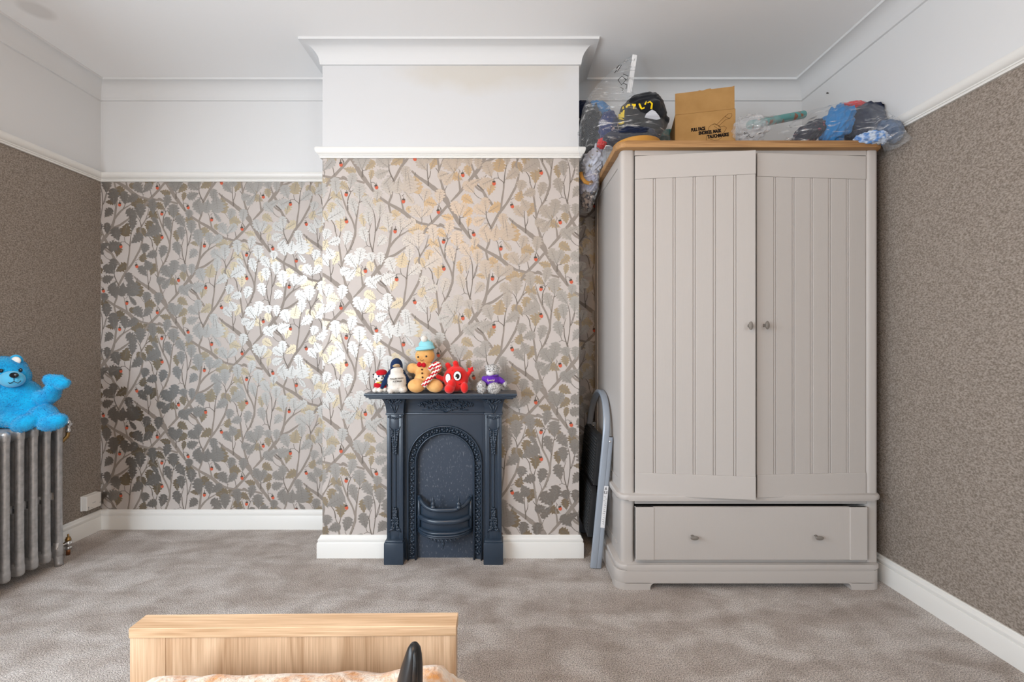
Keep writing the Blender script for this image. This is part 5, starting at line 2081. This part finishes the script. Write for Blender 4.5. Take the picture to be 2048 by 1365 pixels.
# --- the clear bag on the right
GR = 'clothes in the wide clear bag'
heap('dark_jersey', 'dark charcoal jersey at the back of the wide clear bag', 'garment', M['c_navy'], 1734, 249, 2.22, 54, 42, .08, 21, GR, floor=ZT + .002, amp=.22, xlim=(0, 1.795))
heap('blue_shirt', 'bright blue crumpled shirt in the wide clear bag at the right', 'shirt', M['c_blue'], 1672, 251, 2.185, 27, 43, .06, 22, GR, floor=ZT + .002, amp=.30, rot=ry(.5), freq=1.8, fold=(2.2, 1, 1))
heap('dark_print_garment', 'dark garment with small red print beside the bright blue shirt', 'garment', M['c_navy_print'], 1618, 266, 2.20, 36, 19, .06, 23, GR, floor=ZT + .002, amp=.22, rot=ry(-.55))
heap('red_shirt', 'red shirt peeping out at the top of the wide clear bag', 'shirt', M['c_red'], 1708, 213, 2.215, 24, 9, .04, 24, GR, amp=.3)
heap('pale_blue_shirt', 'pale blue checked shirt at the front corner of the wide clear bag', 'shirt', M['c_denim'], 1746, 277, 2.085, 34, 12.5, .045, 25, GR, amp=.30, freq=2.6, ylim=(2.03, 2.3), floor=2.035)
heap('jeans', 'folded dark jeans beside the pale blue checked shirt', 'jeans', M['c_jeans'], 1780, 263, 2.08, 26, 19, .05, 26, GR, amp=.22, xlim=(0, 1.797), rot=ry(.7))
bag2 = thing('clothes_bag', 'wide clear plastic bag of clothes on the wardrobe right corner', 'plastic bag', (1.5, 2.25, ZT))
top_ = [(1474, 252), (1482, 240), (1497, 232), (1520, 230), (1550, 236), (1580, 239), (1610, 222), (1640, 209), (1680, 202), (1720, 205), (1750, 217), (1780, 239), (1800, 258), (1814, 270), (1824, 278)]
bot_ = [(1474, 283), (1700, 284), (1716, 288), (1745, 290), (1775, 289), (1800, 285), (1824, 280)]
dist_ = [(1474, 2.25), (1650, 2.24), (1700, 2.20), (1740, 2.14), (1780, 2.06), (1810, 2.01), (1824, 1.99)]
half_ = [(1474, .03), (1485, .09), (1520, .13), (1560, .11), (1600, .13), (1650, .14), (1700, .14), (1740, .11), (1780, .06), (1810, .02), (1824, .004)]


def lerp_tab(tab, x):
    for (a, va_), (b_, vb_) in zip(tab, tab[1:]):
        if x <= b_:
            return va_ + (vb_ - va_) * (x - a) / (b_ - a)
    return tab[-1][1]


rings = []
x = 1474
while x <= 1824:
    d = lerp_tab(dist_, x)
    hd_ = lerp_tab(half_, x)
    dn = d - hd_ * .6
    zt, zb2 = W(x, lerp_tab(top_, x), d - hd_ * .45).z, W(x, lerp_tab(bot_, x), max(d - hd_, 2.0)).z
    if d - hd_ > 2.03 and x < 1705:
        zb2 = ZT + .001
    r_ = []
    for k in range(40):
        t_ = 2 * PI * k / 40
        ca, sa = math.cos(t_), math.sin(t_)
        p = Vector((W(x, 250, d).x, d + hd_ * math.copysign(abs(ca) ** .8, ca), (zt + zb2) / 2 + (zt - zb2) / 2 * math.copysign(abs(sa) ** .85, sa)))
        am = min(1, hd_ / .06)
        wv = .022 * am * noise.noise(Vector((t_ * 1.7, x * .03, 5))) + .010 * am * noise.noise(Vector((t_ * 4, x * .09, 7)))
        p += Vector((0, ca, sa)) * wv
        if p.y > 2.08:
            p.z = max(p.z, ZT + .001)
        p.x = min(p.x, XR - .006)
        r_.append(p)
    rings.append(r_)
    x += 7
obj('film', loft(rings), M['film'], bag2)
# a second, empty crumpled bag between the box and the clothes bag
o, bv = heap('empty_bag', 'crumpled empty clear bag just right of the cardboard box', 'plastic bag', M['film_milky'], 1500, 258, 2.19, 33, 26, .07, 31, floor=ZT + .001, amp=.35, freq=2.2)
bm = B()
for pl in ([(1489, 269), (1494, 266), (1499, 270), (1493, 274)], [(1498, 273), (1504, 276), (1508, 273)], [(1517, 268), (1523, 266)], [(1490, 264), (1488, 268)]):
    add_tube(bm, [W(p[0], p[1], 2.112) for p in pl], .0013, 4)
obj('bag_print', bm, M['ink'], o)
